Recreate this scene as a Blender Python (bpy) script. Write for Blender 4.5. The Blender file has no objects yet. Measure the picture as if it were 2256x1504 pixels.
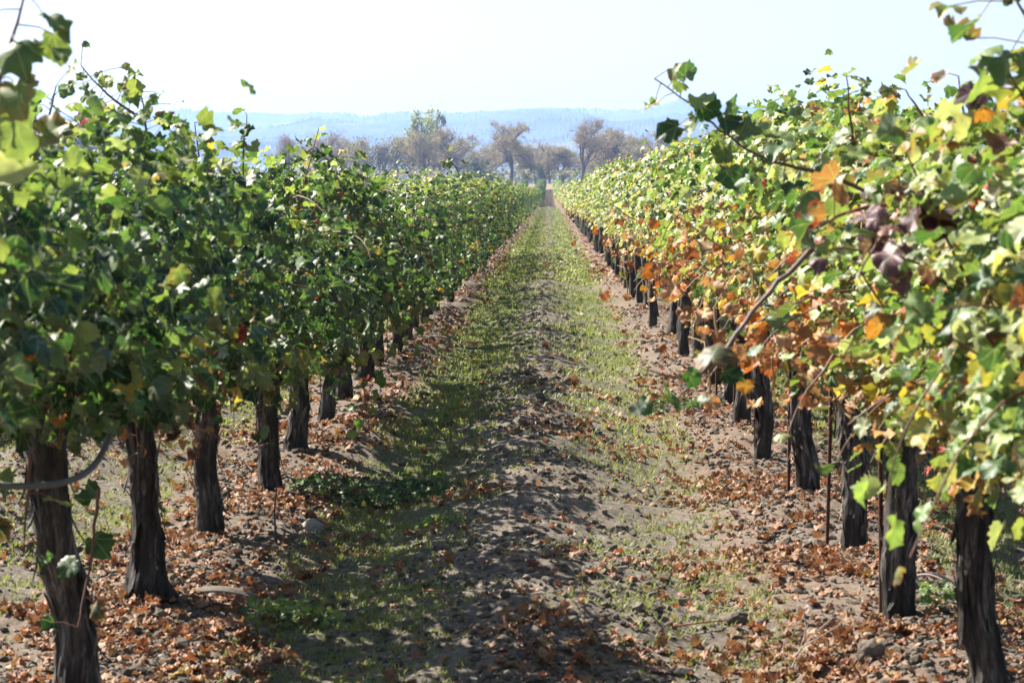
import bpy, math
import numpy as np
from math import radians as R, pi

sc = bpy.context.scene
COL = sc.collection

# ---------------------------------------------------------------- camera, sky, sun, exposure
CAM_Z = 1.5
PITCH, YAW = R(3.363), R(0.865)
cam_d = bpy.data.cameras.new("camera")
cam = bpy.data.objects.new("camera", cam_d)
COL.objects.link(cam)
cam.location = (0, 0, CAM_Z)
cam.rotation_euler = (pi / 2 - PITCH, 0, YAW)
cam_d.sensor_width = 22.3
cam_d.lens = 55
cam_d.clip_start = 0.1
cam_d.clip_end = 20000
cam_d.dof.use_dof = True
cam_d.dof.focus_distance = 24.0
cam_d.dof.aperture_fstop = 7.1
sc.camera = cam

SUN_AZ, SUN_EL = 53.0, 41.5          # degrees left of the rows, degrees above the horizon
w = bpy.data.worlds.new("World")
sc.world = w
w.use_nodes = True
sky = w.node_tree.nodes.new("ShaderNodeTexSky")
sky.sky_type = 'NISHITA'
sky.sun_disc = False
sky.sun_elevation = R(SUN_EL)
sky.sun_rotation = R(-SUN_AZ)
sky.air_density = 1.0
sky.dust_density = 1.2
sky.ozone_density = 0.7
bg = w.node_tree.nodes["Background"]
bg.inputs[1].default_value = 0.05
w.node_tree.links.new(sky.outputs[0], bg.inputs[0])
sun_d = bpy.data.lights.new("sun", 'SUN')
sun_d.energy = 5.0
sun_d.angle = R(0.5)
sun_d.color = (1.0, 0.94, 0.84)
sun = bpy.data.objects.new("sun", sun_d)
COL.objects.link(sun)
sun.rotation_euler = (R(90 - SUN_EL), 0, R(180 + SUN_AZ))
SUNV = np.array([-math.sin(R(SUN_AZ)) * math.cos(R(SUN_EL)), math.cos(R(SUN_AZ)) * math.cos(R(SUN_EL)), math.sin(R(SUN_EL))])
from mathutils import Vector
sun.rotation_euler = Vector(SUNV).to_track_quat('Z', 'Y').to_euler()
sc.view_settings.view_transform = 'Standard'
sc.view_settings.look = 'None'
sc.view_settings.gamma = 1
sc.view_settings.exposure = 1.84
sc.cycles.use_denoising = True
sc.cycles.max_bounces = 7
sc.cycles.diffuse_bounces = 3
sc.cycles.glossy_bounces = 2
sc.cycles.transmission_bounces = 4
sc.cycles.volume_bounces = 1
sc.cycles.transparent_max_bounces = 4
sc.cycles.caustics_reflective = False
sc.cycles.caustics_refractive = False

ROW_R, ROW_L, STEP = 1.25, -1.47, 1.83
FPX = 5564.0

def at(px, py, d):
    """world point seen at photo pixel (2256 wide) at a depth d along the rows"""
    return np.array([(px - 1212) / FPX * d, d, CAM_Z + (425 - py) / FPX * d])

# ---------------------------------------------------------------- noise
def _h(ix, iy, iz, seed):
    n = (ix.astype(np.int64) * 374761393 + iy.astype(np.int64) * 668265263 + iz.astype(np.int64) * 2147483647 + seed * 1274126177) & 0xFFFFFFFF
    n = ((n ^ (n >> 13)) * 1274126177) & 0xFFFFFFFF
    n = (n ^ (n >> 16)) & 0xFFFFFFFF
    return n.astype(np.float64) / 4294967295.0

def noise(x, y, z=None, seed=0):
    """value noise in -1..1"""
    x, y = np.broadcast_arrays(np.asarray(x, float), np.asarray(y, float))
    z = np.zeros_like(x) if z is None else np.broadcast_to(np.asarray(z, float), x.shape)
    ix, iy, iz = np.floor(x), np.floor(y), np.floor(z)
    fx, fy, fz = x - ix, y - iy, z - iz
    fx, fy, fz = [f * f * (3 - 2 * f) for f in (fx, fy, fz)]
    r = 0
    for dz in (0, 1):
        wz = fz if dz else 1 - fz
        if not dz and not np.any(z): wz = 1.0
        elif dz and not np.any(z): continue
        a = _h(ix, iy, iz + dz, seed) * (1 - fx) + _h(ix + 1, iy, iz + dz, seed) * fx
        b = _h(ix, iy + 1, iz + dz, seed) * (1 - fx) + _h(ix + 1, iy + 1, iz + dz, seed) * fx
        r = r + wz * (a * (1 - fy) + b * fy)
    return r * 2 - 1

def fbm(x, y, seed=0, octs=4, gain=.5):
    a, s, t = 1.0, 0, 0
    for o in range(octs):
        s = s + a * noise(x * 2 ** o, y * 2 ** o, seed=seed + o * 17); t += a; a *= gain
    return s / t

def sstep(a, b, x):
    t = np.clip((x - a) / (b - a), 0, 1)
    return t * t * (3 - 2 * t)

def norm(v):
    return v / np.maximum(np.linalg.norm(v, axis=-1, keepdims=True), 1e-9)

# ---------------------------------------------------------------- mesh builder
class MB:
    def __init__(s): s.v, s.t, s.q, s.c, s.b, s.n = [], [], [], [], [], 0
    def add(s, v, tris=None, quads=None, col=None, blade=None):
        v = np.asarray(v, float).reshape(-1, 3)
        if tris is not None and len(tris): s.t.append(np.asarray(tris, np.int64).reshape(-1, 3) + s.n)
        if quads is not None and len(quads): s.q.append(np.asarray(quads, np.int64).reshape(-1, 4) + s.n)
        s.v.append(v)
        if col is None: col = (1, 1, 1)
        s.c.append(np.broadcast_to(np.asarray(col, float), (len(v), 3)))
        s.b.append(np.zeros((len(v), 3)) if blade is None else blade.reshape(-1, 3))
        s.n += len(v)
    def tube(s, pts, rad, sides=6, col=None, cap=True):
        pts = np.asarray(pts, float); n = len(pts)
        rad = np.broadcast_to(np.asarray(rad, float), (n,))
        d = norm(np.gradient(pts, axis=0))
        ref = np.array([0, 0, 1.0]) if abs(d[0][2]) < .8 else np.array([1.0, 0, 0])
        u = norm(np.cross(d, ref)); w_ = np.cross(d, u)
        a = np.arange(sides) * 2 * pi / sides
        ring = pts[:, None] + rad[:, None, None] * (np.cos(a)[None, :, None] * u[:, None] + np.sin(a)[None, :, None] * w_[:, None])
        i = np.arange(n - 1)[:, None] * sides; j = np.arange(sides)[None]; k = (j + 1) % sides
        q = np.stack([i + j, i + k, i + sides + k, i + sides + j], -1).reshape(-1, 4)
        s.add(ring.reshape(-1, 3), None, q, col)
        if cap and rad[-1] > .004:
            b = s.n - sides
            s.t.append(np.array([[b, b + m, b + m + 1] for m in range(1, sides - 1)]))
    def mesh(s, name, mat, smooth=True):
        me = bpy.data.meshes.new(name)
        v = np.concatenate(s.v); me.vertices.add(len(v)); me.vertices.foreach_set("co", v.astype(np.float32).ravel())
        t = np.concatenate(s.t) if s.t else np.zeros((0, 3), int)
        q = np.concatenate(s.q) if s.q else np.zeros((0, 4), int)
        me.loops.add(t.size + q.size)
        me.loops.foreach_set("vertex_index", np.concatenate([t.ravel(), q.ravel()]).astype(np.int32))
        me.polygons.add(len(t) + len(q))
        st = np.concatenate([np.arange(len(t)) * 3, t.size + np.arange(len(q)) * 4])
        me.polygons.foreach_set("loop_start", st.astype(np.int32))
        me.polygons.foreach_set("use_smooth", np.full(len(st), smooth))
        me.update(calc_edges=True)
        c = np.concatenate(s.c)
        at_ = me.color_attributes.new("tint", 'FLOAT_COLOR', 'POINT')
        at_.data.foreach_set("color", np.concatenate([c, np.ones((len(c), 1))], 1).astype(np.float32).ravel())
        if mat.name.endswith(('leaf',)):
            b_ = me.attributes.new("blade", 'FLOAT_VECTOR', 'POINT')
            b_.data.foreach_set("vector", np.concatenate(s.b).astype(np.float32).ravel())
        me.materials.append(mat)
        return me
    def build(s, name, mat, parent=None, smooth=True):
        return link(name, s.mesh(name, mat, smooth), parent)

def link(name, me, parent=None):
    o = bpy.data.objects.new(name, me); COL.objects.link(o)
    if parent is not None: o.parent = parent
    return o

def tag(o, label=None, cat=None, group=None, kind=None):
    if label: o["label"] = label
    if cat: o["category"] = cat
    if group: o["group"] = group
    if kind: o["kind"] = kind
    return o

def empty(name, loc, rz=0.0, scale=1.0):
    o = bpy.data.objects.new(name, None); COL.objects.link(o)
    o.empty_display_size = .1
    o.location = [float(a) for a in loc]; o.rotation_euler = (0, 0, rz); o.scale = (scale,) * 3
    return o

# ---------------------------------------------------------------- materials
def new_mat(name):
    m = bpy.data.materials.new(name); m.use_nodes = True
    nt = m.node_tree; nt.nodes.clear()
    out = nt.nodes.new("ShaderNodeOutputMaterial")
    return m, nt, out

def nd(nt, typ, **kw):
    n = nt.nodes.new(typ)
    for k, v in kw.items():
        if k.startswith("i_"): n.inputs[int(k[2:])].default_value = v
        else: setattr(n, k, v)
    return n

def mixc(nt, fac, a, b, blend='MIX'):
    n = nt.nodes.new("ShaderNodeMix"); n.data_type = 'RGBA'; n.blend_type = blend
    for sock, val in ((n.inputs[0], fac), (n.inputs[6], a), (n.inputs[7], b)):
        if hasattr(val, "node"): nt.links.new(val, sock)
        elif isinstance(val, (int, float)): sock.default_value = val
        else: sock.default_value = (*val, 1)
    return n.outputs[2]

def ramp(nt, fac, stops):
    n = nt.nodes.new("ShaderNodeValToRGB")
    e = n.color_ramp.elements
    while len(e) < len(stops): e.new(.5)
    for el, (p, c) in zip(e, stops):
        el.position = p; el.color = (c, c, c, 1) if isinstance(c, (int, float)) else (*c, 1)
    nt.links.new(fac, n.inputs[0])
    return n.outputs[0]

def noise_tex(nt, vec, scale, detail=4, rough=.6, map_scale=None):
    if map_scale is not None:
        mp = nt.nodes.new("ShaderNodeMapping"); mp.inputs[3].default_value = map_scale
        nt.links.new(vec, mp.inputs[0]); vec = mp.outputs[0]
    n = nt.nodes.new("ShaderNodeTexNoise")
    n.inputs["Scale"].default_value = scale; n.inputs["Detail"].default_value = detail; n.inputs["Roughness"].default_value = rough
    nt.links.new(vec, n.inputs["Vector"])
    return n.outputs[0]

def leaf_mat(name, under=(.24, .29, .17), under_mix=.6, trans=.34, rough=.52, spec=.4, tgain=(1.5, 1.6, .8)):
    m, nt, out = new_mat(name)
    a = nd(nt, "ShaderNodeAttribute", attribute_name="tint")
    geo = nd(nt, "ShaderNodeNewGeometry")
    tc = nd(nt, "ShaderNodeTexCoord")
    nz = noise_tex(nt, tc.outputs["Object"], 45, 3)
    dark = mixc(nt, ramp(nt, nz, [(.3, 0.75), (.7, 1.2)]), (0, 0, 0), a.outputs[0], 'MIX')
    var = mixc(nt, 1.0, a.outputs[0], ramp(nt, nz, [(.3, .78), (.7, 1.0)]), 'MULTIPLY')
    # veins fanning from the leaf stalk, yellowing and brown blotches
    bl = nd(nt, "ShaderNodeAttribute", attribute_name="blade")
    sx = nd(nt, "ShaderNodeSeparateXYZ"); nt.links.new(bl.outputs["Vector"], sx.inputs[0])
    def mth(op, a_, b_=None):
        q = nd(nt, "ShaderNodeMath", operation=op)
        for i_, v_ in enumerate((a_, b_)):
            if v_ is None: continue
            if hasattr(v_, "node"): nt.links.new(v_, q.inputs[i_])
            else: q.inputs[i_].default_value = v_
        return q.outputs[0]
    ang = mth('ARCTAN2', mth('ABSOLUTE', sx.outputs[0]), sx.outputs[1])
    rad = mth('SQRT', mth('ADD', mth('MULTIPLY', sx.outputs[0], sx.outputs[0]), mth('MULTIPLY', sx.outputs[1], sx.outputs[1])))
    dv = mth('MINIMUM', mth('MINIMUM', ang, mth('ABSOLUTE', mth('SUBTRACT', ang, .82))), mth('ABSOLUTE', mth('SUBTRACT', ang, 1.6)))
    vein = ramp(nt, mth('MULTIPLY', dv, rad), [(.008, 1), (.035, 0)])
    bn = nd(nt, "ShaderNodeTexNoise"); bn.inputs["Scale"].default_value = 3.2; bn.inputs["Detail"].default_value = 4
    nt.links.new(bl.outputs["Vector"], bn.inputs["Vector"])
    yel = mixc(nt, 1.0, var, (1.55, 1.25, .9), 'MULTIPLY')
    var = mixc(nt, ramp(nt, bn.outputs[0], [(.52, 0), (.68, .6)]), var, yel)
    var = mixc(nt, ramp(nt, bn.outputs[0], [(.26, .8), (.33, 0)]), var, (.10, .05, .025))
    var = mixc(nt, mth('MULTIPLY', vein, .5), var, (.30, .31, .14))
    f = nd(nt, "ShaderNodeMath", operation='MULTIPLY', i_1=under_mix)
    nt.links.new(geo.outputs["Backfacing"], f.inputs[0])
    col = mixc(nt, f.outputs[0], var, under)
    p = nd(nt, "ShaderNodeBsdfPrincipled")
    nt.links.new(col, p.inputs["Base Color"])
    p.inputs["Roughness"].default_value = rough
    p.inputs["Specular IOR Level"].default_value = spec
    t = nd(nt, "ShaderNodeBsdfTranslucent")
    nt.links.new(mixc(nt, 1.0, var, tgain, 'MULTIPLY'), t.inputs[0])
    mx = nd(nt, "ShaderNodeMixShader", i_0=trans)
    nt.links.new(p.outputs[0], mx.inputs[1]); nt.links.new(t.outputs[0], mx.inputs[2])
    nt.links.new(mx.outputs[0], out.inputs[0])
    return m

def simple_mat(name, col, rough=.8, spec=.3, noise_scale=None, amt=.5, map_scale=None, bump=0, metallic=0, tint=False):
    m, nt, out = new_mat(name)
    p = nd(nt, "ShaderNodeBsdfPrincipled")
    p.inputs["Roughness"].default_value = rough
    p.inputs["Specular IOR Level"].default_value = spec
    p.inputs["Metallic"].default_value = metallic
    c = col
    if tint:
        a = nd(nt, "ShaderNodeAttribute", attribute_name="tint")
        c = mixc(nt, 1.0, a.outputs[0], col, 'MULTIPLY')
    if noise_scale:
        tc = nd(nt, "ShaderNodeTexCoord")
        nz = noise_tex(nt, tc.outputs["Object"], noise_scale, 5, .65, map_scale)
        c = mixc(nt, 1.0, c, ramp(nt, nz, [(.3, 1 - amt), (.7, 1 + 0 * amt)]), 'MULTIPLY')
        if bump:
            b = nd(nt, "ShaderNodeBump"); b.inputs["Strength"].default_value = bump; b.inputs["Distance"].default_value = .02
            nt.links.new(nz, b.inputs["Height"]); nt.links.new(b.outputs[0], p.inputs["Normal"])
    if hasattr(c, "node"): nt.links.new(c, p.inputs["Base Color"])
    else: p.inputs["Base Color"].default_value = (*c, 1)
    nt.links.new(p.outputs[0], out.inputs[0])
    return m

M_LEAF = leaf_mat("vine_leaf")
M_DRY = leaf_mat("dry_leaf", under=(.34, .20, .12), under_mix=.4, trans=.22, rough=.6, spec=.25, tgain=(1.3, 1.0, .7))
M_GRASS = leaf_mat("grass_blade", under=(.12, .18, .05), under_mix=.2, trans=.35, rough=.55, spec=.25, tgain=(1.3, 1.4, .7))
M_CANE = simple_mat("cane_bark", (1, 1, 1), .6, .35, 60, .35, (1, 1, .2), tint=True)
M_TWIG = simple_mat("dry_twig", (1, 1, 1), .8, .2, 80, .4, tint=True)
M_STAKE = simple_mat("rusty_steel", (.11, .045, .03), .8, .3, 90, .6, bump=.3)
M_HOSE = simple_mat("irrigation_hose", (.12, .115, .11), .42, .5, 30, .25)
M_STONE = simple_mat("pale_stone", (.34, .31, .27), .9, .2, 40, .35, bump=.4)
M_SOILBIT = simple_mat("dry_soil", (1, 1, 1), .95, .1, 70, .45, bump=.6, tint=True)
M_TREEBARK = simple_mat("tree_bark", (.13, .11, .10), .9, .2, 3, .4)
M_TREETWIG = simple_mat("tree_twig", (1, 1, 1), .85, .2, tint=True)
M_TREELEAF = leaf_mat("tree_leaf", under=(.15, .17, .08), under_mix=.3, trans=.3, rough=.6, spec=.2)

def bark_mat():
    m, nt, out = new_mat("vine_bark")
    tc = nd(nt, "ShaderNodeTexCoord")
    n1 = noise_tex(nt, tc.outputs["Object"], 30, 7, .75, (1, 1, .16))
    n2 = noise_tex(nt, tc.outputs["Object"], 9, 4, .6, (1, 1, .35))
    c1 = ramp(nt, n1, [(.36, (.012, .010, .010)), (.48, (.058, .050, .045)), (.60, (.165, .146, .132)), (.72, (.38, .35, .32))])
    c2 = mixc(nt, ramp(nt, n2, [(.38, .0), (.62, .6)]), c1, (.038, .031, .028), 'MIX')
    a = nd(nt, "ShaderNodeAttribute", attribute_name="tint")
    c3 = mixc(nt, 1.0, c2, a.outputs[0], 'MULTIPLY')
    p = nd(nt, "ShaderNodeBsdfPrincipled")
    p.inputs["Roughness"].default_value = .85; p.inputs["Specular IOR Level"].default_value = .25
    nt.links.new(c3, p.inputs["Base Color"])
    b = nd(nt, "ShaderNodeBump"); b.inputs["Strength"].default_value = .9; b.inputs["Distance"].default_value = .012
    nt.links.new(n1, b.inputs["Height"]); nt.links.new(b.outputs[0], p.inputs["Normal"])
    nt.links.new(p.outputs[0], out.inputs[0])
    return m
M_BARK = bark_mat()

def ground_mat():
    m, nt, out = new_mat("vineyard_soil")
    geo = nd(nt, "ShaderNodeNewGeometry"); pos = geo.outputs["Position"]
    a = nd(nt, "ShaderNodeAttribute", attribute_name="tint")
    sep = nd(nt, "ShaderNodeSeparateColor"); nt.links.new(a.outputs[0], sep.inputs[0])
    nf = noise_tex(nt, pos, 38, 6, .7)
    nm = noise_tex(nt, pos, 7, 5, .6)
    soil = ramp(nt, nf, [(.32, (.055, .045, .034)), (.5, (.135, .112, .087)), (.70, (.235, .200, .160))])
    soil = mixc(nt, ramp(nt, nm, [(.4, 0), (.7, .45)]), soil, (.125, .105, .092))
    # grass tint: fine speckle over the strips
    ng = noise_tex(nt, pos, 55, 4, .7)
    gcol = ramp(nt, ng, [(.35, (.040, .058, .016)), (.55, (.092, .115, .030)), (.7, (.15, .16, .060))])
    gm = nd(nt, "ShaderNodeMath", operation='MULTIPLY_ADD', i_1=1.1, i_2=0)
    nt.links.new(sep.outputs[0], gm.inputs[0])
    ad = nd(nt, "ShaderNodeMath", operation='ADD', use_clamp=False); nt.links.new(gm.outputs[0], ad.inputs[0])
    sp = ramp(nt, noise_tex(nt, pos, 24, 5, .75), [(.3, -0.5), (.7, 0.5)])
    nsub = nd(nt, "ShaderNodeMath", operation='MULTIPLY_ADD', i_1=1.6, i_2=-.8); nt.links.new(noise_tex(nt, pos, 24, 5, .75), nsub.inputs[0])
    nt.links.new(nsub.outputs[0], ad.inputs[1])
    gfac = ramp(nt, ad.outputs[0], [(.3, 0), (.72, .9)])
    c = mixc(nt, gfac, soil, gcol)
    # litter of dead leaves
    vo = nd(nt, "ShaderNodeTexVoronoi"); vo.inputs["Scale"].default_value = 17; nt.links.new(pos, vo.inputs["Vector"])
    lcol = mixc(nt, .75, ramp(nt, vo.outputs["Color"], [(.2, (.10, .045, .028)), (.5, (.26, .135, .085)), (.85, (.30, .20, .13))]), (.14, .085, .058))
    lm = nd(nt, "ShaderNodeMath", operation='MULTIPLY_ADD', i_1=1.5, i_2=-.75)
    nt.links.new(noise_tex(nt, pos, 15, 3, .7), lm.inputs[0])
    la = nd(nt, "ShaderNodeMath", operation='ADD'); nt.links.new(lm.outputs[0], la.inputs[0]); nt.links.new(sep.outputs[1], la.inputs[1])
    lfac = ramp(nt, la.outputs[0], [(.42, 0), (.8, .36)])
    c = mixc(nt, lfac, c, lcol)
    # bare brown headland and pale dry field at the far end
    fcol = ramp(nt, noise_tex(nt, pos, .9, 5, .6), [(.3, (.16, .12, .068)), (.7, (.25, .20, .12))])
    c = mixc(nt, sep.outputs[2], c, fcol)
    p = nd(nt, "ShaderNodeBsdfPrincipled")
    p.inputs["Roughness"].default_value = .95; p.inputs["Specular IOR Level"].default_value = .12
    nt.links.new(c, p.inputs["Base Color"])
    b = nd(nt, "ShaderNodeBump"); b.inputs["Strength"].default_value = .55; b.inputs["Distance"].default_value = .02
    nt.links.new(nf, b.inputs["Height"]); nt.links.new(b.outputs[0], p.inputs["Normal"])
    nt.links.new(p.outputs[0], out.inputs[0])
    return m
M_GROUND = ground_mat()

def hill_mat():
    m, nt, out = new_mat("forested_hill")
    geo = nd(nt, "ShaderNodeNewGeometry"); pos = geo.outputs["Position"]
    n1 = noise_tex(nt, pos, .012, 6, .65); n2 = noise_tex(nt, pos, .0045, 3, .5)
    c = ramp(nt, n1, [(.35, (.012, .026, .014)), (.6, (.06, .08, .035))])
    c = mixc(nt, ramp(nt, n2, [(.60, 0), (.66, .8)]), c, (.15, .135, .085))
    p = nd(nt, "ShaderNodeBsdfPrincipled"); p.inputs["Roughness"].default_value = .95; p.inputs["Specular IOR Level"].default_value = .05
    nt.links.new(c, p.inputs["Base Color"]); nt.links.new(p.outputs[0], out.inputs[0])
    return m
M_HILL = hill_mat()

# ---------------------------------------------------------------- ground
PERIOD = ROW_R - ROW_L
MID = (ROW_R + ROW_L) / 2

def alley_u(x):
    return (np.asarray(x, float) - MID + PERIOD / 2) % PERIOD - PERIOD / 2

def macro(y):
    return np.interp(y, [-400, 0, 60, 200, 300, 430, 480, 560, 3000, 6000], [0, 0, 0, 0, .2, 2.05, 2.75, 3.5, 9.5, 12])

def gz(x, y):
    x, y = np.broadcast_arrays(np.asarray(x, float), np.asarray(y, float))
    u = alley_u(x); vine = 1 - sstep(435, 455, y)
    fade = 1 / (1 + (np.maximum(y, 0) / 26) ** 2)
    z = .085 * np.exp(-(u / .36) ** 2) + .05 * np.exp(-((np.abs(u) - PERIOD / 2) / .32) ** 2)
    z = z - .03 * np.exp(-((np.abs(u) - .72) / .2) ** 2)
    z = z + .028 * noise(x * .9, y * .85, seed=3) + .022 * noise(x * 1.6, y * 1.9, seed=5)
    z = z + (.050 * noise(x * .30, y * 1.9, seed=8) + .030 * noise(x * .5, y * 4.2, seed=9)) / (1 + (np.maximum(y, 0) / 120) ** 2) * (1 - sstep(.95, 1.2, np.abs(u)))
    z = z * vine
    clod = .8 * np.exp(-(u / .55) ** 2) + .7 * np.exp(-((np.abs(u) - 1.15) / .35) ** 2) + .3
    fine = .026 * fbm(x * 8, y * 8, 11, 3, .62) + .014 * np.abs(noise(x * 26, y * 26, seed=13))
    z = z + fade * clod * vine * fine
    return z - .055 * vine + macro(y)

def masks(x, y):
    u = alley_u(x); au = np.abs(u)
    vine = 1 - sstep(436, 455, y)
    big = noise(x * .55, y * .42, seed=21) * .5 + noise(x * 1.7, y * 1.3, seed=22) * .35 + noise(x * 5, y * 5, seed=23) * .25
    near = sstep(9, 26, y)
    hump = np.exp(-((u + .02) / .31) ** 2)
    g = (.21 + .24 * near) * (1 - sstep(.86, 1.12, au)) * (1 - (.62 - .12 * near) * hump) * (1 + .25 * (u < 0)) + .22 * big
    g = g + .16 * np.exp(-((u + .62) / .3) ** 2) + .12 * np.exp(-((u - .5) / .25) ** 2) * near
    l = sstep(.62, 1.0, au) * .62 + .12 + .30 * noise(x * 1.3, y * 1.1, seed=25) + .10 * (u > 0)
    l = l - .25 * sstep(30, 90, y) * (au < .8)
    g = g * (1 - sstep(240, 330, y))
    return np.clip(g * vine, 0, 1), np.clip(l * vine, 0, 1), np.maximum(1 - vine, .8 * sstep(250, 330, y) * (1 - sstep(.5, 1.1, au) * .6))

def build_ground():
    xs = np.concatenate([np.arange(0, 3.2, .019), 3.2 + np.cumsum(.019 * 1.05 ** np.arange(1, 175))])
    xs = xs[xs < 3900]; xs = np.concatenate([xs, [3900]])
    xs = np.concatenate([-xs[::-1], xs[1:]]) + MID
    ys = [6.4]
    while ys[-1] < 8100: ys.append(ys[-1] + max(.028, ys[-1] * .0034))
    pre = [6.4]
    while pre[-1] > -300: pre.append(pre[-1] - (.08 if pre[-1] > 2 else .5 + abs(pre[-1]) * .15))
    ys = np.concatenate([np.array(pre[1:])[::-1], ys])
    X, Y = np.meshgrid(xs, ys)
    Z = gz(X, Y)
    g, l, f = masks(X, Y)
    col = np.stack([g, l, f], -1).reshape(-1, 3)
    ny, nx = X.shape
    i = (np.arange(ny - 1)[:, None] * nx + np.arange(nx - 1)[None]).reshape(-1)
    q = np.stack([i, i + 1, i + nx + 1, i + nx], -1)
    mb = MB(); mb.add(np.stack([X, Y, Z], -1), None, q, col)
    o = mb.build("ground", M_GROUND); tag(o, kind="structure")
build_ground()

# ---------------------------------------------------------------- hills
def ridge(D, prof, base_py, amp, seed, depth):
    px = np.arange(-900, 3400, 2.2 * 5564 / 5564)
    top = np.interp(px, [p[0] for p in prof], [p[1] for p in prof])
    X = (px - 1212) / FPX * D
    zt = CAM_Z + (425 - top) / FPX * D
    z0 = macro(D) - 3
    n = 34
    t = np.linspace(0, 1, n)
    sh = np.concatenate([sstep(0, 1, t), 1 - .9 * np.linspace(0, 1, 6)[1:] ** 1.5])
    yy = np.concatenate([-depth + depth * t, np.linspace(0, depth * .6, 6)[1:]]) + D
    XX, YY = np.meshgrid(X, yy)
    und = .5 + .5 * noise(XX / (D * .05), YY / (D * .05), seed=seed)
    ZZ = z0 + (zt - z0)[None] * (sh[:, None] * (.82 + .18 * sh[:, None]) - .22 * und * sh[:, None] * (1 - sh[:, None]))
    wood = sstep(-.25, .35, noise(XX / (D * .018), YY / (D * .018), seed=seed + 2))
    tr = np.abs(noise(XX / (D * .0016), YY / (D * .002), seed=seed + 4)) * .55 + np.abs(noise(XX / (D * .0009), YY / (D * .001), seed=seed + 5)) * .45
    ZZ = ZZ + amp * tr * (.25 + .75 * wood) * sstep(0, .12, sh)[:, None] * (XX * 0 + 1)
    ny, nx = XX.shape
    i = (np.arange(ny - 1)[:, None] * nx + np.arange(nx - 1)[None]).reshape(-1)
    mb = MB(); mb.add(np.stack([XX, YY, ZZ], -1), None, np.stack([i, i + 1, i + nx + 1, i + nx], -1))
    o = mb.build("hills", M_HILL, smooth=False); tag(o, kind="structure")

ridge(6400, [(-900, 262), (0, 268), (200, 264), (330, 257), (400, 250), (470, 252), (560, 250), (640, 255), (700, 252), (760, 258), (815, 264), (850, 257), (900, 253), (1000, 256), (1040, 254), (1070, 250), (1100, 246), (1180, 240), (1240, 240), (1290, 246), (1350, 251), (1400, 249), (1440, 240), (1500, 226), (1540, 229), (1600, 231), (1680, 242), (1760, 252), (1900, 258), (2256, 262), (3400, 255)], 400, 16, 40, 1200)
ridge(4900, [(-900, 300), (100, 300), (420, 302), (560, 292), (640, 280), (700, 268), (760, 274), (830, 276), (900, 272), (1000, 268), (1060, 262), (1120, 250), (1180, 245), (1240, 247), (1290, 256), (1340, 272), (1400, 268), (1480, 258), (1560, 262), (1700, 268), (2000, 290), (3400, 296)], 400, 14, 50, 1000)
ridge(3700, [(-900, 330), (300, 335), (480, 322), (640, 312), (800, 306), (900, 312), (1040, 316), (1180, 312), (1280, 296), (1360, 292), (1450, 300), (1600, 308), (1900, 318), (3400, 325)], 400, 11, 60, 750)

# ---------------------------------------------------------------- leaves
def _tmpl(half):
    pts = [(0, 0)] + half + [(-x, y) for x, y in half[::-1] if x > 0]
    c = np.array((0, .36)); n = len(pts); p = np.array(pts, float)
    if n < 15: return np.concatenate([c[None], p]), np.array([[0, 1 + i, 1 + (i + 1) % n] for i in range(n)])
    ins = c + (p[::2] - c) * .52; m = len(ins)          # inner ring lets the blade ripple
    t = [[0, 1 + i, 1 + (i + 1) % m] for i in range(m)]
    for i in range(m):
        a, b = 1 + i, 1 + (i + 1) % m; o = 1 + m + 2 * i; nx = 1 + m + (2 * i + 2) % n if 2 * i + 2 < n else 1 + m
        if 2 * i + 1 < n: t += [[a, o, o + 1], [a, o + 1, b], [b, o + 1, nx]]
        else: t += [[a, o, nx], [a, nx, b]]
    return np.concatenate([c[None], ins, p]), np.array(t)

LEAF_NEAR = _tmpl([(.10, -.10), (.26, -.16), (.40, -.07), (.47, .05), (.60, .13), (.58, .22), (.63, .33), (.60, .43), (.51, .47), (.54, .58), (.48, .68), (.38, .71), (.30, .80), (.18, .84), (.09, .97), (0, 1.04)])
LEAF_MID = _tmpl([(.24, -.15), (.46, .04), (.62, .34), (.42, .48), (.38, .70), (0, 1.02)])
LEAF_FAR = (np.array([(0, 0), (.5, .1), (.42, .62), (0, 1.0), (-.42, .62), (-.5, .1)], float), np.array([[0, 1, 2], [0, 2, 3], [0, 3, 4], [0, 4, 5]]))

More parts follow.
